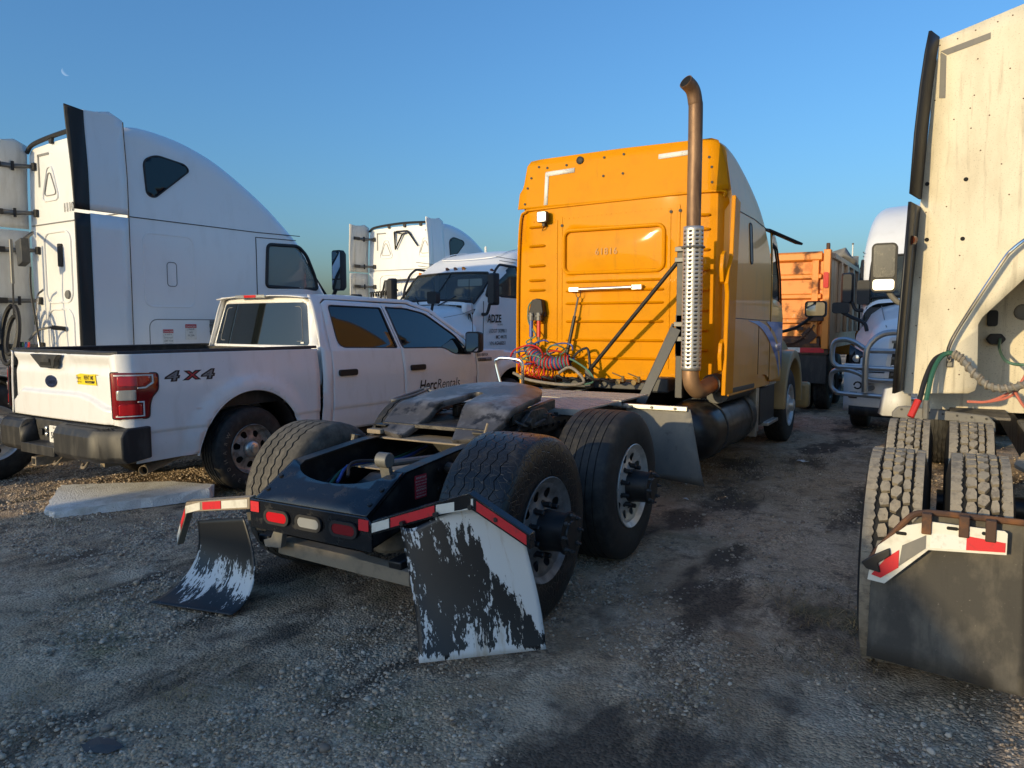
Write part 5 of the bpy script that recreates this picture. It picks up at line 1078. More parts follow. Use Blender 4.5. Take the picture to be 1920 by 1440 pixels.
    # inside
    fl = MB(); fl.box(-1.1, 1.1, y0 + .1, y1 - .1, 1.20, 1.24); fl.box(-1.08, 1.08, 2.30, 2.36, 1.24, 2.7); fl.box(-1.05, 1.05, y1 - .35, y1 - .02, 1.24, 1.95 if wz < 2.2 else wz); fl.build('interior', INTER, root)
    for s in (-1, 1):
        se = MB(); se.box(s * .5 - .25, s * .5 + .25, 2.5, 3.0, 1.55, 1.72); se.box(s * .5 - .24, s * .5 + .24, 2.48, 2.60, 1.7, 2.25); se.box(s * .5 - .13, s * .5 + .13, 2.48, 2.57, 2.27, 2.45); se.build('seat', INTERL if s < 0 else INTER, root, bevel=.05)
    MB().tube([(-.5 + .22 * math.cos(R(a)), 3.25 + .1 * math.sin(R(a)), 2.0 + .19 * math.sin(R(a))) for a in range(0, 360, 15)], .016, 6, closed=True).build('steering_wheel', BLK, root)
    return cb, xs
def truck_hood(root, y0, paint, ztop=1.98, yf=5.95, slope=.42, grille=True):
    rings = []
    for t in lin(0, 1, 12):
        y = y0 - .05 + (yf - y0) * t; w = 1.10 - .22 * t; zt = ztop - slope * t ** 1.3 - .20 * max(0, t - .85) / .15; fz = zt - .30 - .10 * t
        half = [(w * .0, zt + .035), (w * .3, zt + .03), (w * .55, zt + .0), (w * .75, zt - .05), (w * .88, zt - .16), (w * .95, fz), (w * 1.02 + .10 * math.sin(t * math.pi), fz - .12), (w * 1.02 + .14 * math.sin(t * math.pi), .95), (w * 1.0 + .1 * math.sin(t * math.pi), .78)]
        rings.append([(-x, y, z) for x, z in half[::-1]] + [(x, y, z) for x, z in half[1:]])
    b = MB(); b.rings(rings, closed=False, cap=True); h = b.build('hood', paint, root, ang=60)
    return h
def side_mirror(root, s, y=3.85, z0=2.2, z1=2.75, x=1.42, arm=2.05):
    m = MB(); m.rings([[(s * (x + a), yy, zz) for a, zz in rrect(-.10 + c, .10 - c, z0 + c, z1 - c, .04)] for yy, c in ((y - .05, 0), (y + .03, 0.), (y + .09, .03))]); mm = m.build('side_mirror', TRIM, root, ang=50)
    zm = z0 + (z1 - z0) * .28
    for a, c in ((zm + .01, z1 - .02), (z0 + .02, zm - .01)): MB().prism(rrect(s * x - .085, s * x + .085, a, c, .02), 'Y', y - .056, y - .0505).build('mirror_glass', MIRROR, mm)
    tube('mirror_arm', TRIM, root, catmull([(s * 1.10, y + .02, arm), (s * 1.22, y + .02, arm + .02), (s * (x - .06), y + .02, z0 + .08)], 5), .03, 8)
def drive_set(root, ys_, duals=True, style=None, W=1.2):
    for s in (-1, 1):
        for y in ys_:
            for k, x in enumerate((W, W - .34)):
                truck_wheel(root, (s * x, y, .515), s, .515, .27, ALUW if k == 0 else BLK, RUBBER, hub='steer' if k == 0 else 'steer', grooves=4, zig=0, n=48)
    for s in (-1, 1): box('frame_rail', FRAME, root, s * .39 - .04, s * .39 + .04, min(ys_) - .8, 5.6, .75, 1.0)
    for y in ys_: MB().cyl((-W + .3, y, .515), (W - .3, y, .515), .08, 12).build('drive_axle', FRAME, root)
def extender(root, s, ya=0., yb=.63, zb=1.18, zs=2.93, zt=4.08, upper=True, paint=TWHITE, edge=None):
    edge = edge or TRIM
    f = lambda y, z: (s * (1.215 + .02 * (1 - y / .63) - .05 * ss(3.3, 4.1, z)), y, z)
    lo = [(ya + .16, zb), (yb, zb), (yb, zs), (ya + .16, zs)]; up = [(ya + .16, zs + .03), (yb, zs + .03), (yb, zt - .01), (yb - .16, zt + .06), (ya + .30, zt + .02), (ya + .16, zt + .01)]
    o = MB().panel(lo, [], f, lin(ya + .2, yb, 4), lin(zb, zs, 10)).build('side_extender', paint, root, solid=.012)
    MB().panel([(ya, zb), (ya + .17, zb), (ya + .17, zs - .01), (ya, zs - .01)], [], f, (), lin(zb, zs, 10)).build('rubber_edge', edge, o, solid=.02)
    if upper:
        o = MB().panel(up, [], f, lin(ya + .2, yb, 4), lin(zs, zt, 10)).build('side_extender', paint, root, solid=.012)
        MB().panel([(ya, zs + .03), (ya + .17, zs + .03), (ya + .17, zt + .005), (ya - .04, zt + .03)], [], f, (), lin(zs, zt, 10)).build('rubber_edge', edge, o, solid=.02)
def rear_dress(root, fy, plain=False):
    """pressings and fittings on the sleeper back wall"""
    y = fy - .006
    for cx in (-.62, .62):
        t = roundpoly([(cx - .22, 3.30), (cx + .22, 3.30), (cx + .06, 3.74), (cx - .06, 3.74)], [.10, .10, .07, .07], 5); MB().tube([(x, y, z) for x, z in t], .012, 6, closed=True).build('pressing', TWHITE, root)
        t = roundpoly([(cx - .16, 3.37), (cx + .16, 3.37), (cx + .02, 3.66), (cx - .04, 3.66)], .07, 4); MB().tube([(x, y, z) for x, z in t], .007, 5, closed=True).build('pressing', DECALG, root)
    MB().tube([(x, y, 3.0) for x in lin(-1.15, 1.15, 6)], .008, 5).build('wall_seam', DECALG, root)
    for cx in (-.5, .5):
        for rr_ in (rrect(cx - .34, cx + .34, 1.95, 2.88, .14, 5), rrect(cx - .34, cx + .34, 1.2, 1.86, .18, 5)): MB().tube([(x, y, z) for x, z in rr_], .014, 6, closed=True).build('pressing', TWHITE, root)
    for cx in (-.42, .42): MB().prism(rrect(cx - .045, cx + .045, 2.42, 2.72, .02), 'Y', fy - .03, fy - .004).build('wall_vent', TRIM, root, bevel=.008)
    for x0, x1, z0, z1 in ((-.92, -.62, 3.90, 3.93), (-.92, -.885, 3.50, 3.93), (.62, .92, 3.90, 3.93), (.885, .92, 3.50, 3.93)): MB().prism([(x0, z0), (x1, z0), (x1, z1), (x0, z1)], 'Y', fy - .008, fy - .005).build('marker_tape', DECALG, root)
    MB().tube(catmull([(-1.14, fy - .03, 3.98), (-1.0, fy - .03, 4.06), (-.6, fy - .03, 4.10), (0, fy - .03, 4.12), (.6, fy - .03, 4.10), (1.0, fy - .03, 4.08), (1.14, fy - .03, 4.05)], 5), .03, 6).build('roof_trim', TRIM, root)
    for x in (-.5, 0, .5): MB().prism([(x - .05, 4.10), (x + .05, 4.10), (x + .025, 4.02), (x - .025, 4.02)], 'Y', fy - .04, fy - .005).build('trim_clip', TRIM, root)
def brackets(root, s, fy, zs_=(3.78, 3.16, 2.66, 1.98, 1.36)):
    for z in zs_:
        b = MB(); b.add([(s * 1.19, .16, z - .035), (s * 1.19, .16, z + .035), (s * 1.17, .45, z + .03), (s * 1.17, .45, z - .03), (s * 1.00, fy - .02, z + .025), (s * 1.00, fy - .02, z - .025)], [(0, 1, 2, 3), (3, 2, 4, 5)]); o = b.build('extender_bracket', GREYM, root, solid=.018)
        MB().beam((s * 1.175, .10, z), (s * 1.175, .30, z), .03, .075).build('bracket_pad', TRIM, o, bevel=.006); MB().box(s * 1.0 - .04, s * 1.0 + .04, fy - .04, fy - .005, z - .05, z + .05).build('bracket_foot', TRIM, o, bevel=.006); MB().cyl((s * 1.16, .44, z + .06), (s * 1.16, .44, z - .06), .02, 8).build('bracket_pin', TRIM, o)
HIROOF = [(.65, 4.02), (.9, 4.07), (1.37, 4.06), (1.8, 3.95), (2.15, 3.79), (2.67, 3.47), (3.04, 3.18), (3.29, 2.96), (3.38, 2.86), (3.70, 2.46), (3.98, 2.12), (4.06, 2.0)]
# ---- left truck
LT = thing('sleeper_tractor', 'white high-roof sleeper tractor numbered 1110 behind the white pickup', 'truck', (-9.768, 4.994, 0), -3)
def left_truck():
    cb, xs = tractor_cab(LT, HIROOF, glass=GLASSL, step=.02); truck_hood(LT, 4.05, TWHITE)
    for s in (1, -1): extender(LT, s, paint=TWHITE if s > 0 else TWIN); side_mirror(LT, s, 3.86, 2.18, 2.80, 1.40)
    MB().tube([(1.20 - .05 * ss(3.3, 4.1, z), .645, z) for z in lin(1.2, 4.06, 14)], .010, 5).build('gap_seam', TRIM, LT)
    rear_dress(LT, .65); brackets(LT, -1, .65)
    text('unit_number', '1110', .17, DECAL, LT, lambda u, v: (-.30 + u, .64, 3.12 + v), sx=.8)
    # hose holder, hoses
    b = MB(); b.add([(-1.05, .60, 2.92), (-.55, .20, 2.72), (-.55, .20, 2.66), (-1.05, .60, 2.89)], [(0, 1, 2, 3)]); b.build('hose_arm', DKGREY, LT, solid=.03)
    MB().prism([(-.62, 2.72), (-.46, 2.76), (-.44, 2.45), (-.58, 2.40)], 'Y', .18, .28).build('hose_tender', DKGREY, LT, bevel=.01)
    tube('grab_rail', CHROME, LT, catmull([(-.62, .5, 2.12), (-.80, .5, 2.0), (-.82, .5, 1.5), (-.75, .5, 1.2)], 5), .014, 8)
    tube('grab_rail', TRIM, LT, catmull([(-.5, .3, 2.4), (-.52, .3, 2.1), (-.45, .32, 1.6), (-.4, .35, 1.2)], 5), .012, 8)
    tube('spring_tube', GREYM, LT, [(-1.0, .3, 2.78), (-1.0, .3, 2.2)], .022, 8); tube('spring_cord', TRIM, LT, [(-1.0, .3, 2.2), (-.98, .28, 1.75)], .012, 6)
    for k, rr_ in enumerate((.26, .17)):
        tube('looped_hose', TRIM, LT, [(-.97 + rr_ * .9 * math.cos(R(a)), .22 + .03 * k + .05 * math.sin(R(a)), 1.52 + rr_ * 1.5 * math.sin(R(a))) for a in range(100, 440, 14)], .030, 8)
    for k, m in enumerate((GREENH, BLUEP, REDP)): tube('air_line', m, LT, catmull([(-.8 + .08 * k, .3, 1.42), (-.72 + .08 * k, .25, 1.30), (-.66 + .08 * k, .2, 1.18), (-.6 + .05 * k, .1, 1.1)], 5), .014, 6)
    MB().cyl((-.42, .48, 1.62), (-.36, .63, 1.60), .03, 10).build('line_plug', TRIM, LT); tube('line_plug_lead', GREYM, LT, catmull([(-.42, .47, 1.62), (-.6, .4, 1.58), (-.75, .35, 1.45)], 5), .016, 6)
    MB().lathe([(0, .06), (.02, .055), (.025, .0)], Matrix.Translation((-.28, .645, 2.05)) @ Matrix.Rotation(-math.pi / 2, 4, 'Z'), 16).build('wall_lamp', GREYM, LT)
    # stickers on the lower locker
    for (y_, z_, w, h, ttl, ln) in ((1.10, 1.50, .14, .19, 1, ('MY SENSE OF', 'HUMOR MIGHT', 'HURT YOUR', 'FEELINGS')), (1.42, 1.56, .16, .20, 1, ('I HAVE', 'NO', 'FILTER')), (1.78, 1.62, .16, .20, 0, ("DON'T MAKE", 'MAKE', 'GOOD MONEY'))):
        st = MB().prism([(y_ - w / 2, z_ - h / 2), (y_ + w / 2, z_ - h / 2), (y_ + w / 2, z_ + h / 2), (y_ - w / 2, z_ + h / 2)], 'X', 1.203, 1.206).build('sticker', WDECAL if ttl else DECALG, LT)
        if ttl: MB().prism([(y_ - w / 2, z_ + h * .26), (y_ + w / 2, z_ + h * .26), (y_ + w / 2, z_ + h / 2), (y_ - w / 2, z_ + h / 2)], 'X', 1.2062, 1.2075).build('sticker_header', LABELR, st); text('sticker_text', 'DANGER', .034, WDECAL, st, lambda u, v: (1.2085, y_ + u, z_ + h * .30 + v), align='CENTER')
        for k, l in enumerate(ln): text('sticker_text', l, .165 / max(6, len(l)) * 1.15 if ttl else (.07 if l == 'MAKE' else .026), DECAL, st, lambda u, v, k=k: (1.2075, y_ + u, z_ + h * (.12 if ttl else .28) - k * .04 - (.02 * k if not ttl else 0) + v), align='CENTER')
    drive_set(LT, (-2.25, -.92))
    for s in (-1, 1):
        b = MB(); b.panel([(0, 0), (1, 0), (1, 1), (0, 1)], [], lambda u, v, s=s: (s * (.62 + .6 * u), -.92 + .62 * math.cos(R(20 + 140 * v)), .52 + .60 * math.sin(R(20 + 140 * v))), (), lin(0, 1, 14)); b.build('wheel_fender', BLKP, LT, solid=.012)
        tube('fuel_tank', ALU, LT, [(s * .9, .9, .62), (s * .9, 2.6, .62)], .30, 24); box('side_fairing', TWHITE, LT, s * 1.14 - .03, s * 1.14 + .03, .5, 2.5, .45, 1.15, bevel=.02)
        truck_wheel(LT, (s * 1.13, 5.0, .515), s, .515, .28, ALUW, RUBBER, hub='steer', n=40)
    box('deck_plate', ALU, LT, -.5, .5, -.6, .5, 1.0, 1.02); b = MB(); b.prism(circ(0, -1.6, .45, 24), 'Z', 1.05, 1.12); b.build('fifth_wheel', GREASE, LT)
left_truck()
# ---- distant tractor seen from behind
MT = thing('sleeper_tractor', 'white high-roof sleeper tractor with its back wall in sun, behind the tractor lettered ADZE', 'truck', (-11.52, 14.05, 0), -2)
def mid_truck():
    cb, xs = tractor_cab(MT, HIROOF, step=.05); truck_hood(MT, 4.05, TWHITE)
    for s in (1, -1): extender(MT, s, paint=TWHITE if s > 0 else TWIN, edge=TWHITE if s > 0 else TWIN); side_mirror(MT, s, 3.86, 2.1, 2.8, 1.42)
    rear_dress(MT, .65); brackets(MT, -1, .65, (3.78, 3.1, 2.6))
    b = MB(); b.tube([(-.30, .6, 3.92), (-.28, .6, 3.5), (-.05, .6, 3.86), (-.30, .6, 3.92)], .025, 6); b.tube([(-.05, .6, 3.86), (.15, .6, 3.90), (.42, .6, 3.55), (.1, .6, 3.93), (-.25, .6, 3.93)], .018, 6); b.build('antenna_bracket', TRIM, MT)
    tube('hose_bar', DKGREY, MT, [(-.55, .5, 2.72), (.45, .5, 2.74)], .03, 8); tube('coiled_line', TRIM, MT, [(-1.0 + .9 * t, .45 + .03 * math.sin(t * 70), 2.4 + .05 * math.cos(t * 70) + .05 * t) for t in lin(0, 1, 90)], .022, 5)
    tube('line_hanger', TRIM, MT, catmull([(-.55, .5, 2.7), (-.6, .45, 2.4), (-.75, .45, 2.1)], 4), .025, 6); tube('line_hanger', GREYM, MT, catmull([(-.5, .5, 2.7), (-.5, .45, 2.3), (-.52, .45, 1.9)], 4), .03, 6)
    drive_set(MT, (-2.3, -.95))
mid_truck()
# ---- tractor facing the camera, lettered door
AD = thing('mid_roof_tractor', 'white mid-roof tractor lettered ADZE facing out between pickup and yellow cab', 'truck', (-8.28, 15.95, 0), 173)
def adze():
    MR = [(.65, 3.02), (1.2, 3.15), (1.9, 3.20), (2.5, 3.12), (2.9, 2.95), (3.2, 2.76), (3.36, 2.66), (3.65, 2.36), (3.92, 2.10), (4.0, 2.02)]
    cb, xs = tractor_cab(AD, MR, port=False, W=1.16, step=.03, tum=.12)
    truck_hood(AD, 4.0, TWHITE, ztop=2.0, yf=6.0, slope=.55)
    for k, (x, lit) in enumerate(((-1.0, 1), (-.2, 0), (0.03, 0), (.28, 1), (.98, 0))): pass
    for x, m in ((.98, AMBER), (.22, AMBDK), (.0, AMBDK), (-.22, AMBER), (-.95, AMBDK)):  # bright and dark amber lenses carry lit and unlit in their colour
        y = 3.22; z = sinterp(MR, y) - (.06 if abs(x) > .6 else -.01)
        b = MB(); b.lathe([(-.02, .0), (-.015, .03), (0, .036), (.015, .03), (.02, 0)], Matrix.Translation((x, y - .0, z)) @ Matrix.Rotation(R(-55), 4, 'X') @ Matrix.Rotation(math.pi / 2, 4, 'Z') @ Matrix.Diagonal((1.4, 1.3, 2.6, 1)), 14); b.build('marker_lamp', m, AD)
    MB().tube(catmull([(-.75, 2.0, 3.235), (-.8, 2.5, 3.15), (-.7, 2.85, 3.02), (0, 2.95, 2.985), (.7, 2.85, 3.02), (.8, 2.5, 3.15), (.75, 2.0, 3.235)], 6), .012, 5).build('roof_pressing', TWHITE, AD)
    for s in (1, -1):
        side_mirror(AD, s, 3.72, 2.02, 2.62, 1.36, 1.85)
        mm = MB().prism(rrect(s * 1.02 - .11, s * 1.02 + .11, 2.02, 2.24, .04), 'Y', 4.95, 5.06).build('hood_mirror', TRIM, AD, bevel=.03); tube('hood_mirror_arm', TRIM, AD, catmull([(s * .95, 5.1, 1.68), (s * .98, 5.05, 1.8), (s * 1.02, 5.02, 2.04)], 4), .025, 6)
        MB().tube([(s * 1.05, 3.9, 1.95), (s * 1.09, 4.3, 1.85), (s * 1.08, 4.8, 1.78)], .006, 4).build('hood_seam', DECALG, AD); tube('wiper', TRIM, AD, [(s * .25, 4.06, 2.02), (s * .55, 3.86, 2.2)], .012, 5)
        MB().box(s * 1.0 - .06, s * 1.0 + .06, 3.92, 4.18, 1.86, 2.06).build('cowl_corner', TWHITE, AD, bevel=.04)
    tube('hood_antenna', TRIM, AD, [(-1.0, 4.05, 1.2), (-1.0, 4.0, 2.5)], .007, 5)
    MB().prism(rrect(-.78, -.15, 2.42, 2.56, .03), 'Y', 3.34, 3.36).build('sun_visor', INTERL, AD); MB().box(-.15, .2, 3.4, 3.6, 1.97, 2.05).build('dash_papers', WDECAL, AD)
    # lettering on the driver's door (viewer reads towards local -y)
    dx = -(xs(1.8, 3.1) + .006)
    for t, y, z, sz, bo in (('ADZE', 3.66, 1.70, .21, .006), ('TRUCKING', 3.36, 1.64, .045, 0), ('USDOT 3039811', 3.62, 1.50, .10, .001), ('MC 44170', 3.40, 1.38, .10, .001), ('VIN AGA60251', 3.60, 1.26, .10, .001)):
        text('door_lettering', t, sz, DECAL, AD, lambda u, v, y=y, z=z: (dx, y - u, z + v), bold=bo, sx=.8)
    MB().lathe([(0, .05), (.02, .045), (.03, 0)], Matrix.Translation((-(xs(1.3, 3.9) + .0), 3.95, 1.30)) @ Matrix.Rotation(math.pi, 4, 'Z'), 14).build('turn_lamp', AMBER, AD)
    for s in (1, -1): tube('hand_rail', BLK, AD, [(s * .98, 3.30, 1.9), (s * .98, 3.42, 2.5)], .02, 6)
    drive_set(AD, (-2.6, -1.3)); box('bumper', CHROME, AD, -1.15, 1.15, 5.95, 6.15, .35, .75, bevel=.05)
    for s in (-1, 1): truck_wheel(AD, (s * 1.1, 5.0, .515), s, .515, .28, ALUW, RUBBER, hub='steer', n=40)
    box('roof_horn', WDECAL, AD, -1.02, -.85, 1.15, 1.5, 3.15, 3.24, bevel=.03); tube('roof_antenna', WDECAL, AD, [(.3, 1.9, 3.2), (.3, 1.9, 3.36)], .025, 6)
adze()
# ================================================================ dirty tractor on the right (yard coordinates)
DX = .97
OFF = Vector((DX, 5.3, 0))
DT = thing('sleeper_tractor', 'dusty cream sleeper tractor with knobbly dual tyres and a grey rubber mud flap', 'truck', OFF)
def dirty_truck():
    global OFF
    keep = OFF; OFF = Vector((0, 0, 0))
    tractor_cab(DT, [(1.45, 3.70), (1.8, 3.74), (2.2, 3.72), (2.9, 3.4), (3.3, 2.95), (3.38, 2.86), (3.70, 2.46), (3.98, 2.12), (4.06, 2.0)], y0=1.45, W=1.12, paint=DIRTY, port=False, step=.06); truck_hood(DT, 4.05, DIRTY)
    OFF = keep
    fy = 5.9
    for s in (-1, 1): MB().box(DX + s * 1.10 - .01, DX + s * 1.10 + .01, 5.925, 6.74, 1.12, 3.50).build('side_sheet', DIRTY, DT)
    MB().box(DX - 1.06, DX + 1.06, 5.925, 6.74, 3.52, 3.54).build('roof_sheet', DIRTY, DT)
    half = [(-.235, 1.175), (.155, 1.195), (.195, 1.215), (.205, 1.26), (.195, 1.66), (.215, 1.705), (.45, 1.97), (.62, 2.02)]
    left = [(-.105, 3.555), (-.17, 2.6)]
    out = half + [(2 * DX - x, z) for x, z in half[::-1]] + [(2 * DX - x, z) for x, z in left[::-1]] + [(1.6, 3.72), (DX, 3.78), (.36, 3.69)] + left
    b = MB(); b.panel(out, [], lambda x, z: (x, fy, z), lin(-.2, 2.1, 10), lin(1.2, 3.7, 12)); wall = b.build('rear_wall', DIRTY, DT, solid=.03)
    MB().box(-.16, 2.1, 6.68, 6.72, 1.0, 2.1).build('inner_wall', DIRTY, DT)
    big = [(.085, 2.62), (.082, 2.23), (-.128, 2.235), (-.14, 2.61)]; sm = [(-.10, 3.515), (0., 3.54), (.10, 3.575), (.22, 3.605), (.30, 3.63), (-.115, 3.16), (-.14, 2.42), (-.16, 1.98), (.09, 3.08), (.11, 3.16), (.12, 3.39), (.10, 2.95), (-.17, 1.65), (-.18, 1.32), (.07, 2.12), (.02, 1.76), (.16, 2.8), (.30, 3.3), (.28, 2.7), (.05, 1.9), (-.02, 2.45), (.0, 3.02), (.2, 3.02), (-.05, 1.3), (.1, 1.32), (.33, 2.5), (.38, 3.1)]
    rep('wall_hole', MB().cyl((0, 0, 0), (0, -.004, 0), .014, 10), BLACKHOLE, wall, [(x, fy - .0155, z) for x, z in big]); rep('wall_screw', MB().lathe([(0, .008), (.004, .006), (.005, 0)], Matrix.Rotation(-math.pi / 2, 4, 'Z') @ Matrix.Scale(.62, 4), 8), BROWNR, wall, [(x, fy - .015, z) for x, z in sm])
    for q in ([(-.095, 3.475), (.185, 3.545), (.185, 3.505), (-.055, 3.445)], [(-.095, 3.47), (-.06, 3.44), (-.055, 3.165), (-.092, 3.17)]): MB().prism(q, 'Y', fy - .0185, fy - .0155).build('grey_tape', GREYP, wall)
    # left side extender seen from its inside
    for rows, m in (([(1.2, -.235, -.277, 5.56), (1.6, -.222, -.264, 5.57), (2.0, -.205, -.247, 5.58), (2.46, -.18, -.230, 5.60)], BLK), ([(2.51, -.176, -.226, 5.58), (2.9, -.158, -.214, 5.61), (3.2, -.142, -.195, 5.64), (3.42, -.125, -.176, 5.68), (3.57, -.11, -.158, 5.73)], TRIM)):
        for s in (-1, 1):
            f = lambda x: x if s < 0 else 2 * DX - x
            MB().rings([[(f(xw), 5.885, z), (f((xw + xo) / 2), (5.885 + y) / 2, z), (f(xo), y, z)] for z, xw, xo, y in rows], closed=False, cap=False).build('side_extender', m, DT, solid=.016)
    tube('extender_rail', GREYM, DT, [(-.25, 5.74, 1.2), (-.20, 5.76, 2.45)], .009, 6); MB().cyl((-.215, 5.70, 2.22), (-.20, 5.72, 2.22), .03, 16).build('marker_lamp', AMBDK, DT)
    tube('grab_handle', CHROME, DT, catmull([(.035, 5.88, 1.41), (.035, 5.82, 1.43), (.03, 5.80, 1.50), (.09, 5.80, 1.65), (.30, 5.80, 2.05), (.36, 5.80, 2.14), (.44, 5.82, 2.21), (.50, 5.88, 2.24)], 5), .013, 10); MB().box(.02, .06, 5.86, 5.886, 1.37, 1.44).build('handle_foot', GREYM, DT, bevel=.006)
    tube('air_hose', GREENH, DT, catmull([(-.085, 5.62, 1.15), (-.06, 5.68, 1.32), (-.02, 5.74, 1.43), (.03, 5.76, 1.47), (.07, 5.74, 1.46)], 7), .016, 8); tube('air_hose', TRIM, DT, catmull([(-.125, 5.60, 1.15), (-.095, 5.68, 1.30), (-.05, 5.74, 1.42), (.01, 5.77, 1.465)], 7), .016, 8)
    wh = catmull([(.06, 5.74, 1.465), (.11, 5.71, 1.43), (.19, 5.66, 1.33), (.27, 5.62, 1.265), (.37, 5.60, 1.26), (.47, 5.60, 1.30), (.58, 5.65, 1.36)], 8); tube('wrapped_hose', GREYP, DT, wh, .021, 8)
    pts = []
    for i in range(len(wh) * 6 - 6):
        k = i // 6; c = wh[k].lerp(wh[k + 1], (i % 6) / 6); d = (wh[k + 1] - wh[k]).normalized(); x = d.orthogonal().normalized(); y = d.cross(x); a = i * .35; pts.append(c + (x * math.cos(a) + y * math.sin(a)) * .022)
    tube('spiral_wrap', WRAP, DT, pts, .009, 5)
    tube('hose_grip', REDP, DT, [(-.13, 5.60, 1.16), (-.17, 5.56, 1.05)], .022, 10); tube('hose_sleeve', GREYM, DT, [(-.085, 5.62, 1.16), (-.085, 5.62, 1.04)], .020, 10)
    for p in ([(.36, 6.6, 1.55), (.35, 6.4, 1.48), (.36, 5.82, 1.42), (.45, 5.8, 1.40), (.6, 5.8, 1.42)],): tube('electric_cable', GREENP, DT, catmull(p, 6), .010, 6)
    for k, p in enumerate(([(.27, 5.7, 1.16), (.38, 5.7, 1.20), (.45, 5.7, 1.30), (.52, 5.75, 1.5)], [(.15, 5.75, 1.15), (.28, 5.72, 1.165), (.42, 5.7, 1.27), (.5, 5.72, 1.45)], [(.40, 5.66, 1.24), (.45, 5.66, 1.15), (.52, 5.66, 1.08)])): tube('red_hose', PINKH, DT, catmull(p, 6), .009, 6)
    MB().prism(rrect(.275, .345, 1.645, 1.765, .02), 'Y', 6.65, 6.685).build('wall_vent', TRIM, DT, bevel=.01); MB().lathe([(0, .06), (.03, .055), (.035, .04), (.02, 0)], Matrix.Translation((.50, 6.68, 1.75)) @ Matrix.Rotation(-math.pi / 2, 4, 'Z'), 18).build('round_socket', GREYP, DT); MB().prism([(.27, 1.55), (.30, 1.59), (.37, 1.59), (.40, 1.55), (.37, 1.51), (.30, 1.51)], 'Y', 6.60, 6.685).build('plug_socket', TRIM, DT, bevel=.008)
    # deck clutter
    box('deck_plate', TOPCRUD, DT, .06, .42, 6.1, 6.75, 1.0, 1.02); box('deck_plate', TOPCRUD, DT, .46, 1.5, 5.3, 6.2, .98, 1.0); box('frame_rail', FRAME, DT, .50, .58, 3.0, 9.5, .72, .96); box('frame_rail', FRAME, DT, 1.36, 1.44, 3.0, 9.5, .72, .96)
    b = MB(); b.prism([(-.30, 1.035), (-.27, 1.075), (-.22, 1.085), (.28, 1.045), (.32, 1.0), (.33, .93), (.28, .96), (.0, 1.0), (-.3, 1.0)], 'Y', 5.93, 5.97); fd = b.build('fender_rail', GREYP, DT, bevel=.01); rep('rail_bolt', MB().cyl((0, 0, 0), (0, -.008, 0), .008, 8), BLK, fd, [(-.24 + .085 * k, 5.93, 1.06 - .006 * k) for k in range(7)])
    MB().add([(-.36, 6.0, 1.0), (-.33, 6.0, 1.2), (-.19, 6.02, 1.24), (-.18, 6.02, 1.0), (-.40, 6.15, 1.0), (-.37, 6.15, 1.18)], [(0, 1, 2, 3), (0, 4, 5, 1)]).build('fairing_corner', TWIN, DT, solid=.01)
    for k in range(9):
        x, y, z = .42 + .12 * (k % 3), 4.2 + .35 * (k // 3), .92 + .05 * (k % 2); b = MB(); b.cyl((x, y, z), (x + .12, y + .1, z + .02), .045 - .01 * (k % 3), 10); b.build('suspension_fitting', DUSTY, DT)
    box('spring_hanger', DUSTY, DT, .40, .48, 3.7, 4.6, .80, .90, bevel=.02); tube('leveling_rod', DUSTY, DT, [(.36, 4.55, .95), (.60, 4.2, .86)], .03, 8)
    for s in (-1, 1):
        for yc in (4.10, 5.45):
            xo = DX + s * 1.26
            t1 = block_tyre(DT, (xo, yc, .525), s, .525, .245); t2 = block_tyre(DT, (xo - s * .335, yc, .525), s, .525, .245)
            for t_, xx in ((t1, xo), (t2, xo - s * .335)): MB().lathe([(-.02, .29), (-.03, .26), (-.10, .2), (-.11, 0)], RX((xx, yc, .525), s), 24).build('rim', ALUD, t_)
        truck_wheel(DT, (DX + s * 1.14, 10.3, .515), s, .515, .28, ALUD, RUBBER, hub='steer', n=40)
    for yc in (4.10, 5.45): MB().cyl((0, yc, .525), (2 * DX, yc, .525), .08, 12).build('drive_axle', FRAME, DT)
    # mud flap with reflector plate
    FG = mat('grey rubber flap', (.05, .047, .042), .75, layers=[((.15, .135, .11), (5, 5, 3.), .45, .62, .75, .85), ((.035, .033, .03), (22, 22, 3.), .56, .68, .5, .7), ((.28, .26, .22), 75, .66, .73, .6, .9)], bump=('noise', 80, .3, .003))
    MB().panel([(-.235, .235), (.33, .195), (.305, .87), (.0, .875), (-.06, .865), (-.23, .60)], [], lambda x, z: (x, 3.50 - .10 * (.87 - z) * .5, z), lin(-.2, .3, 6), lin(.3, .85, 8)).build('mud_flap', FG, DT, solid=.012)
    tube('flap_hanger', BROWNR, DT, catmull([(-.235, 3.43, .66), (-.20, 3.44, .72), (-.10, 3.45, .855), (-.05, 3.46, .885), (.05, 3.47, .89), (.45, 3.48, .885)], 5), .013, 8)
    rp = MB().prism([(-.205, .735), (-.10, .835), (-.02, .862), (.235, .858), (.245, .85), (.245, .765), (-.02, .745), (-.175, .578), (-.24, .585), (-.235, .62)], 'Y', 3.422, 3.428).build('reflector_plate', WHREF, DT)
    for poly, m in (([(.11, .822), (.24, .812), (.24, .775), (.11, .765)], REDREF), ([(-.015, .815), (.11, .822), (.11, .765), (-.015, .755)], WDECAL), ([(-.115, .75), (-.03, .805), (-.03, .75), (-.125, .66)], GREYP), ([(-.17, .69), (-.125, .73), (-.125, .655), (-.19, .60), (-.225, .61)], REDREF)): MB().prism(poly, 'Y', 3.4185, 3.4215).build('reflective_tape', m, rp)
    rep('plate_slot', MB().prism(rrect(-.02, .02, -.007, .007, .006), 'Y', 0, .0012), BLACKHOLE, rp, [(-.12, 3.4205, .80), (.06, 3.4205, .845), (.10, 3.4205, .845), (.18, 3.4205, .84)])
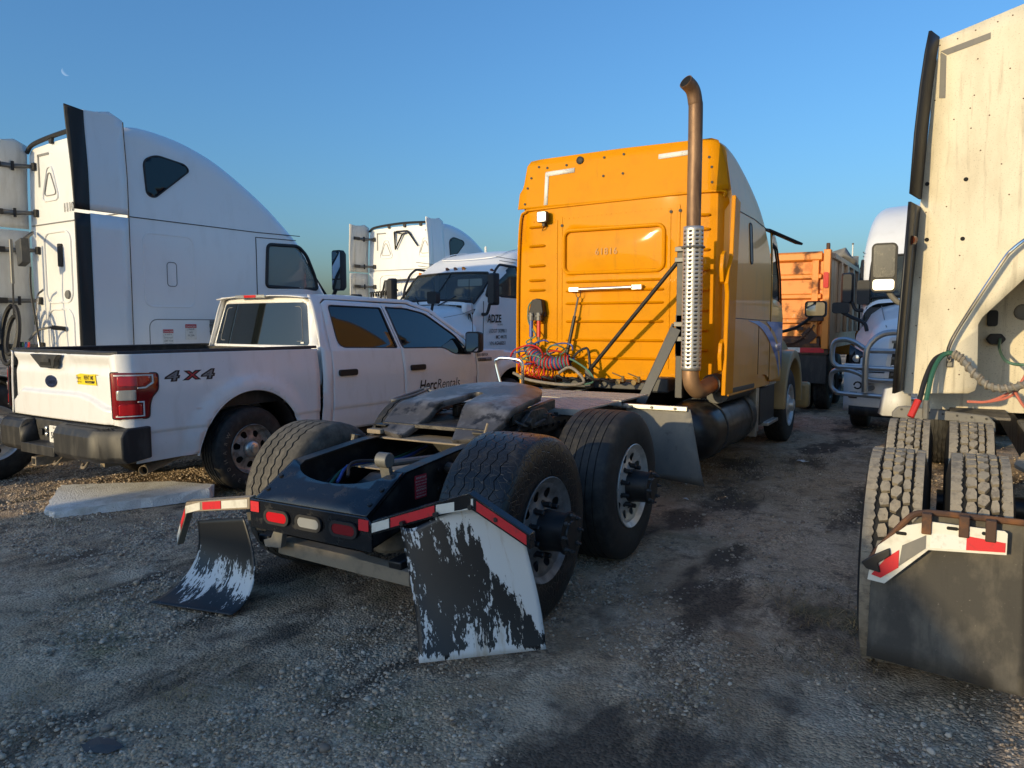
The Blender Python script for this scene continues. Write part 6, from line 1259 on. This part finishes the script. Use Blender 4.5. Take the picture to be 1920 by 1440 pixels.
    for x, z in ((-.03, .86), (.10, .865), (.19, .86)): MB().box(x - .018, x + .018, 3.41, 3.45, z - .05, z + .035).build('hanger_clip', BROWNR, DT, bevel=.004)
    MB().prism([(-.265, .66), (-.215, .70), (-.16, .735), (-.155, .705), (-.20, .665), (-.19, .625), (-.245, .635)], 'Y', 3.405, 3.418).build('bent_clip', BLK, DT, bevel=.004)
    # mirror on its far left
    m = MB(); m.rings([[(x, y, z) for x, z in rrect(-.68 + c, -.44 - c, 1.99 + c, 2.49 - c, .05)] for y, c in ((8.60, 0.), (8.68, 0.), (8.76, .04))]); mm = m.build('side_mirror', TRIM, DT, ang=50)
    for a, c in ((2.14, 2.47), (2.01, 2.12)): MB().prism(rrect(-.66, -.46, a, c, .03), 'Y', 8.594, 8.5995).build('mirror_glass', MIRROR if a < 2.1 else BLKG, mm)
    tube('mirror_arm', GREYP, DT, catmull([(-.52, 8.68, 2.0), (-.44, 8.70, 1.90), (-.30, 8.75, 1.84), (-.12, 8.8, 1.84)], 5), .028, 8)
dirty_truck()
# ================================================================ orange dump truck
OFF = Vector((-3.05, 15.0, 0))
DU = thing('dump_truck', 'rusty orange dump truck with dented tailgate beyond the yellow cab', 'dump truck', OFF)
def dump_truck():
    x0, x1 = -4.30, -1.86
    tgm = MB(); tgm.box(x0 + .1, x1 - .13, 15.05, 15.1, 1.28, 2.98); tg_ = tgm.build('tailgate', ORANGE, DU)
    for z, h in ((2.92, .10), (2.55, .06), (2.18, .06), (1.72, .06), (1.32, .12)): MB().prism([(15.05, z - h), (14.97, z - h * .6), (14.97, z + h * .6), (15.05, z + h)], 'X', x0 + .12, x1 - .15).build('tailgate_rib', ORANGE if z > 1.4 else BROWNR, tg_, bevel=.01)
    for x in (-2.12, -3.0, -3.9): MB().box(x - .06, x + .06, 14.965, 15.05, 1.3, 2.85).build('tailgate_post', ORANGE, tg_, bevel=.01)
    for x in (x0, x1 - .12): MB().box(x, x + .12, 14.94, 15.16, 1.2, 3.04).build('corner_post', ORANGE, DU, bevel=.01); MB().box(x + .03, x + .09, 15.0, 15.1, 3.04, 3.16).build('post_hinge', BROWNR, DU, bevel=.01)
    MB().prism(rrect(x1 - .11, x1 - .02, 2.33, 2.62, .03), 'Y', 14.91, 14.94).build('tail_lamp', RED, DU); MB().box(-2.22, -1.95, 14.90, 14.97, 1.72, 1.84).build('latch_plate', BROWNR, DU, bevel=.01); MB().box(-2.30, -2.08, 14.94, 14.965, 1.36, 1.56, Matrix.Translation((-2.19, 0, 1.46)) @ Matrix.Rotation(R(45), 4, 'Y') @ Matrix.Translation((2.19, 0, -1.46))).build('placard_holder', BROWNR, DU)
    tube('tailgate_chain', BROWNR, DU, [(-3.0 + .9 * t, 14.93, 1.65 - .35 * math.sin(t * math.pi) + .01 * math.cos(t * 90)) for t in lin(0, 1, 60)], .014, 5); MB().box(-2.45, -2.3, 14.92, 14.96, 1.55, 1.62).build('chain_hook', BROWNR, DU)
    for x in (x0, x1):
        s = 1 if x == x1 else -1
        MB().box(min(x - s * .05, x), max(x - s * .05, x), 15.16, 20.0, 1.45, 2.90).build('box_side', ORSIDE, DU); MB().box(x - .06, x + .06, 15.16, 20.0, 2.88, 2.98).build('top_rail', ORSIDE, DU, bevel=.01)
        for y in (16.2, 17.3, 18.4, 19.5): MB().box(min(x, x + s * .07), max(x, x + s * .07), y - .08, y + .08, 1.5, 2.88).build('side_stake', ORSIDE, DU, bevel=.01)
        MB().prism([(15.16, 1.2), (20, 1.2), (20, 1.45), (15.16, 1.45)], 'X', x - s * .25, x - s * .02).build('side_skirt', ORSIDE, DU)
        for y in (15.75, 17.1):
            for k in (0, .34): truck_wheel(DU, (x - s * (.02 + k), y, .52), s, .52, .27, BLK, RUBBER, hub='steer', n=40)
        truck_wheel(DU, (x - s * .08, 22.0, .52), s, .52, .29, BLK, RUBBER, hub='steer', n=32)
        f = MB(); f.box(min(x - s * .03, x - s * .85), max(x - s * .03, x - s * .85), 15.02, 15.035, .55, 1.10); f.build('mud_flap', BLKP, DU)
    MB().box(x0, x1, 14.98, 15.05, 1.10, 1.25).build('rear_bar', BROWNR, DU); tp = 0
    for a, c, m in ((-2.75, -2.35, WHREF), (-2.35, -1.93, REDREF)): MB().box(a, c, 14.972, 14.979, 1.13, 1.22).build('reflective_tape', m, DU)
    MB().prism([(15.2, 1.5), (19.95, 1.5), (19.95, 1.54), (15.2, 1.54)], 'X', x0 + .06, x1 - .06).build('box_floor', ORSIDE, DU); MB().box(x0, x1, 19.9, 20.0, 1.45, 3.3).build('box_front', ORSIDE, DU)
    b = MB(); b.rings([[(x, y, 2.9 + .45 * random.random() + .1 * math.sin(x * 5)) for x in lin(x0 + .1, x1 - .0, 10)] for y in lin(19.0, 20.4, 5)], closed=False, cap=False); b.build('rolled_tarp', GREYP, DU, solid=.1); MB().box(x1 - .45, x1, 19.4, 20.2, 2.75, 3.12).build('tarp_box', GREYM, DU, bevel=.03)
    tube('exhaust_stack', BROWNR, DU, catmull([(-1.80, 20.4, 1.5), (-1.80, 20.4, 2.9), (-1.74, 20.4, 3.05), (-1.62, 20.4, 3.22)], 5), .08, 12)
    hs = []
    for y, zt, w in ((20.4, 2.9, 1.2), (20.6, 3.0, 1.2), (21.4, 2.95, 1.2), (22.0, 2.0, 1.15), (23.2, 1.7, 1.0)): hs.append([(-3.05 + a, y, z) for a, z in ((-w, .9), (-w, zt - .2), (-w + .2, zt), (w - .2, zt), (w, zt - .2), (w, .9))])
    MB().rings(hs).build('cab', ORANGE, DU, bevel=.05); box('frame', FRAME, DU, -3.5, -2.6, 15.1, 23, .7, 1.15)
dump_truck()
# ================================================================ white tractor with a bull bar, facing out
OFF = Vector((0, 0, 0))
BU = thing('sleeper_tractor', 'white tractor with tubular steel bull bar facing out next to orange dump truck', 'truck', (-.14, 18.35, 0), 180)
def bull():
    cb, xs = tractor_cab(BU, [(.65, 3.9), (1.2, 4.0), (1.8, 3.92), (2.4, 3.7), (2.9, 3.35), (3.25, 2.98), (3.38, 2.84), (3.70, 2.46), (3.98, 2.12), (4.06, 2.02)], step=.05)
    hd = truck_hood(BU, 4.0, TWHITE, ztop=2.0, yf=5.95, slope=.35)
    # nose: grille surround, grille, lamps, bumper
    g = MB().prism(roundpoly([(-.62, .78), (.62, .78), (.55, 1.48), (-.55, 1.48)], .06), 'Y', 5.86, 6.0).build('grille_surround', TWHITE, BU, bevel=.03)
    MB().prism(roundpoly([(-.55, .82), (.55, .82), (.49, 1.42), (-.49, 1.42)], .04), 'Y', 6.0, 6.012).build('grille', BLKP, g)
    for k in range(5): MB().box(-.52, .52, 6.012, 6.03, .90 + .12 * k, .94 + .12 * k).build('grille_bar', CHROME if k % 2 else GREYM, g, bevel=.006)
    MB().rings([[(x, 5.6 + .35 * (1 - (abs(x) / 1.2) ** 2), z) for x in lin(-1.18, 1.18, 14)] for z in (.32, .45, .80, 1.05)], closed=False, cap=False).build('bumper', TWHITE, BU, solid=.05, ang=60)
    MB().rings([[(x, 5.62 + .35 * (1 - (abs(x) / 1.2) ** 2), z) for x in lin(-1.1, 1.1, 14)] for z in (.26, .40)], closed=False, cap=False).build('air_dam', BLKP, BU, solid=.03)
    for s in (1, -1):
        out = [(.70, 1.0), (1.03, .98), (1.13, 1.10), (1.12, 1.34), (1.02, 1.28), (.84, 1.18)]
        h = MB().panel(out, [], lambda x, z, s=s: (s * x, 5.80 - .55 * max(0, x - .7), z), lin(.75, 1.1, 6), ()).build('headlamp', BLKG, BU, solid=.03)
        for x, z in ((.86, 1.09), (1.02, 1.13)): MB().lathe([(0, .06), (.02, .055), (.03, .0)], Matrix.Translation((s * x, 5.815 - .55 * max(0, x - .7), z)) @ Matrix.Rotation(math.pi / 2, 4, 'Z'), 16).build('lens', CLEAR, h)
        MB().prism(rrect(s * .98 - .14, s * .98 + .14, .52, .62, .04), 'Y', 5.70, 5.74).build('fog_recess', BLKP, BU)
        side_mirror(BU, s, 3.95, 2.02, 2.56, 1.36, 1.9); mm = MB().prism(rrect(s * 1.10 - .10, s * 1.10 + .10, 2.0, 2.42, .04), 'Y', 3.95, 4.05).build('side_mirror', TRIM, BU, bevel=.03)
        m = MB().prism(rrect(s * 1.36 - .13, s * 1.36 + .13, 1.84, 2.02, .04), 'Y', 4.8, 4.9).build('hood_mirror', TRIM, BU, bevel=.03); tube('hood_mirror_arm', TRIM, BU, catmull([(s * .95, 4.9, 1.55), (s * 1.0, 4.88, 1.68), (s * 1.2, 4.86, 1.78), (s * 1.34, 4.85, 1.86)], 5), .03, 8)
        MB().tube([(s * .80, 4.1, 1.97), (s * .72, 5.0, 1.84), (s * .62, 5.7, 1.62)], .008, 5).build('hood_crease', DECALG, BU)
        truck_wheel(BU, (s * 1.13, 4.95, .515), s, .515, .28, ALUW, RUBBER, hub='steer', n=40)
        # bull bar
        y = 6.22
        up = [(.0, 1.27), (.62, 1.27), (.82, 1.28), (.98, 1.38), (1.12, 1.43), (1.26, 1.41), (1.31, 1.32), (1.31, 1.12), (1.25, 1.04), (1.1, 1.02), (.0, 1.0)]
        tube('bull_bar_loop', BARM, BU, catmull([(s * x, y - .25 * max(0, x - .9), z) for x, z in up], 5), .038, 10)
        lo = [(.0, .84), (.60, .84), (.80, .86), (.95, .94), (1.12, .98), (1.27, .96), (1.32, .88), (1.31, .72), (1.24, .64), (1.1, .62), (.0, .58)]
        tube('bull_bar_loop', BARM, BU, catmull([(s * x, y - .25 * max(0, x - .9), z) for x, z in lo], 5), .036, 10)
        tube('bull_bar_post', BARM, BU, catmull([(s * .84, y + .02, .66), (s * .84, y + .03, 1.15), (s * .80, y + .02, 1.36), (s * .62, y, 1.52), (s * .3, y, 1.55)], 5), .045, 10)
        tube('bull_bar_mount', GREYM, BU, [(s * .84, y, .70), (s * .7, 5.5, .70)], .035, 8); tube('tow_hook', TRIM, BU, [(s * .95 + .05 * math.cos(R(a)), y - .1, .75 + .05 * math.sin(R(a))) for a in range(0, 350, 30)], .012, 6)
    drive_set(BU, (-2.4, -1.05))
bull()
# ================================================================ foam slab, litter, far things
fm = MB(); o2 = [(-6.50, 3.50), (-6.1, 4.0), (-5.92, 4.35), (-5.90, 4.62), (-6.42, 4.62), (-7.45, 4.12), (-7.40, 3.95), (-7.0, 3.74)]
o2 = [(-6.53, 3.47), (-6.25, 3.98), (-5.97, 4.60), (-6.05, 4.72), (-6.55, 4.62), (-7.10, 4.28), (-7.45, 4.04), (-7.30, 3.92), (-6.70, 3.49)]
pts = []
for (a, b_), (c, d) in zip(o2, o2[1:] + o2[:1]):
    for k in range(7): pts.append((a + (c - a) * k / 7 + random.uniform(-.012, .012), b_ + (d - b_) * k / 7 + random.uniform(-.012, .012)))
n = len(pts); v = [(x, y, z) for z, sc_ in ((.004, .0), (.03, .006), (.06, .0)) for x, y in [(p[0] + random.uniform(-.006, .006), p[1] + random.uniform(-.006, .006)) for p in pts]]
OFF = Vector((-6.6, 4.1, 0)); fm.add(v, [(j * n + i, j * n + (i + 1) % n, (j + 1) * n + (i + 1) % n, (j + 1) * n + i) for j in (0, 1) for i in range(n)] + [tuple(range(2 * n, 3 * n))])
fm.v = [(x, y, z + (.05 * max(0, y - 3.5) if z > .01 else 0)) for x, y, z in fm.v]
fo = fm.build('foam_board', FOAM, None, smooth=False); fo.location = OFF; tag(fo, 'broken white foam slab lying on the ground behind the pickup', 'foam board')
OFF = Vector((0, 0, 0))
PAPER = mat('crumpled paper', (.72, .71, .68), .7)
for k, (x, y, r, lb) in enumerate(((-2.23, 7.5, .035, 'scrap of white paper on the gravel beside the grey quarter fender'), (-1.41, 9.42, .07, 'larger flat white paper scrap on the gravel past the front wheel of yellow tractor'), (-2.05, 6.85, .03, 'tiny white paper crumb below the fuel tank'))):
    b = MB(); nn = 9; b.add([(r * math.cos(2 * math.pi * i / nn) * random.uniform(.6, 1.2), r * .6 * math.sin(2 * math.pi * i / nn) * random.uniform(.6, 1.2), .006 + random.uniform(0, .018)) for i in range(nn)] + [(0, 0, .03)], [(i, (i + 1) % nn, nn) for i in range(nn)])
    o = b.build('paper_scrap', PAPER, None, smooth=False); o.location = (x, y, gz(x, y)); tag(o, lb, 'litter', 'paper scraps on the gravel')
b = MB(); b.add([(x, y, .008 + .006 * random.random()) for x, y in ((-.11, -.05), (-.02, -.08), (.1, -.03), (.12, .05), (.0, .07), (-.1, .04))] + [(0, 0, .018)], [(i, (i + 1) % 6, 6) for i in range(6)])
o = b.build('plastic_scrap', DKGREY, None, smooth=False); o.location = (-2.82, 1.64, gz(-2.82, 1.64)); o.scale = (.75, .75, .8); tag(o, 'flattened piece of dark plastic trodden into the dirt', 'litter')
bd = thing('office_building', 'small white building with square windows far off beyond the bull bar tractor', 'building', (-9.0, 72, 0))
wl2 = box('wall', WDECAL, bd, -6, 4.6, 0, 9, 0, 4.6, bevel=0); box('roof', GREYP, bd, -6.2, 4.8, -.2, 9.2, 4.6, 4.9, bevel=0)
for k in range(7):
    for z in (.9, 2.9):
        w_ = box('window', GLASSB, bd, -5.4 + 1.45 * k, -4.6 + 1.45 * k, -.04, -.01, z, z + 1.0, bevel=0); box('frame', GREYP, w_, -5.45 + 1.45 * k, -4.55 + 1.45 * k, -.06, -.041, z + .48, z + .54, bevel=0)
lp = thing('light_pole', 'thin white pole rising beyond the dump truck', 'pole', (-4.2, 42, 0))
MB().cyl((0, 0, .3), (0, 0, 5.7), .07, 10, .03).build('shaft', WDECAL, lp); MB().cyl((0, 0, 0), (0, 0, .3), .18, 12).build('base', GREYP, lp); MB().cyl((0, 0, 5.7), (0, 0, 5.78), .05, 10).build('cap', GREYM, lp)
# faint day moon
mm_ = bpy.data.materials.new('moonlight'); mm_.use_nodes = True; N = mm_.node_tree.nodes; L = mm_.node_tree.links; N.remove(N['Principled BSDF'])
tr, em, ad = N.new('ShaderNodeBsdfTransparent'), N.new('ShaderNodeEmission'), N.new('ShaderNodeAddShader'); gn = N.new('ShaderNodeNewGeometry'); dt = N.new('ShaderNodeVectorMath'); dt.operation = 'DOT_PRODUCT'; L.new(gn.outputs['Normal'], dt.inputs[0]); dt.inputs[1].default_value = (-.80, -.30, -.45)
mr_ = N.new('ShaderNodeMapRange'); mr_.inputs[1].default_value = -.15; mr_.inputs[2].default_value = .35; mr_.inputs[4].default_value = .10; L.new(dt.outputs['Value'], mr_.inputs[0]); L.new(mr_.outputs[0], em.inputs[1]); em.inputs[0].default_value = (1, .95, .88, 1)
bf_ = N.new('ShaderNodeMixShader'); L.new(gn.outputs['Backfacing'], bf_.inputs[0]); L.new(ad.outputs[0], bf_.inputs[1]); L.new(tr.outputs[0], bf_.inputs[2])
L.new(tr.outputs[0], ad.inputs[0]); L.new(em.outputs[0], ad.inputs[1]); L.new(bf_.outputs[0], N['Material Output'].inputs[0])
b = MB(); b.lathe([(-9.4 * math.cos(R(a)), 9.4 * math.sin(R(a))) for a in lin(0, 180, 16)], Matrix.Identity(4), 32); mo = b.build('moon', mm_, None, ang=180); mo.location = (-1739, 1000, 570); tag(mo, 'pale half moon in the daytime sky', 'moon')
# ================================================================ unseen tractor copies added behind the camera to cast the foreground shadow
for src, loc, rz, lb in ((AD, (-9.85, -10.0, 0), 180, 'unseen white tractor added behind the camera, its shadow ending at the foam slab'), (AD, (-7.3, -10.1, 0), 180, 'unseen white tractor added behind the camera, middle one of three, shading the chassis tail'), (AD, (-4.92, -7.2, 0), 180, 'unseen white tractor added behind the camera to shade the right mud flap')):
    c = copy_tree(src); c.location = loc; c.rotation_euler = (0, 0, R(rz)); c['label'] = lb; c['group'] = 'unseen tractors added to cast shadow'
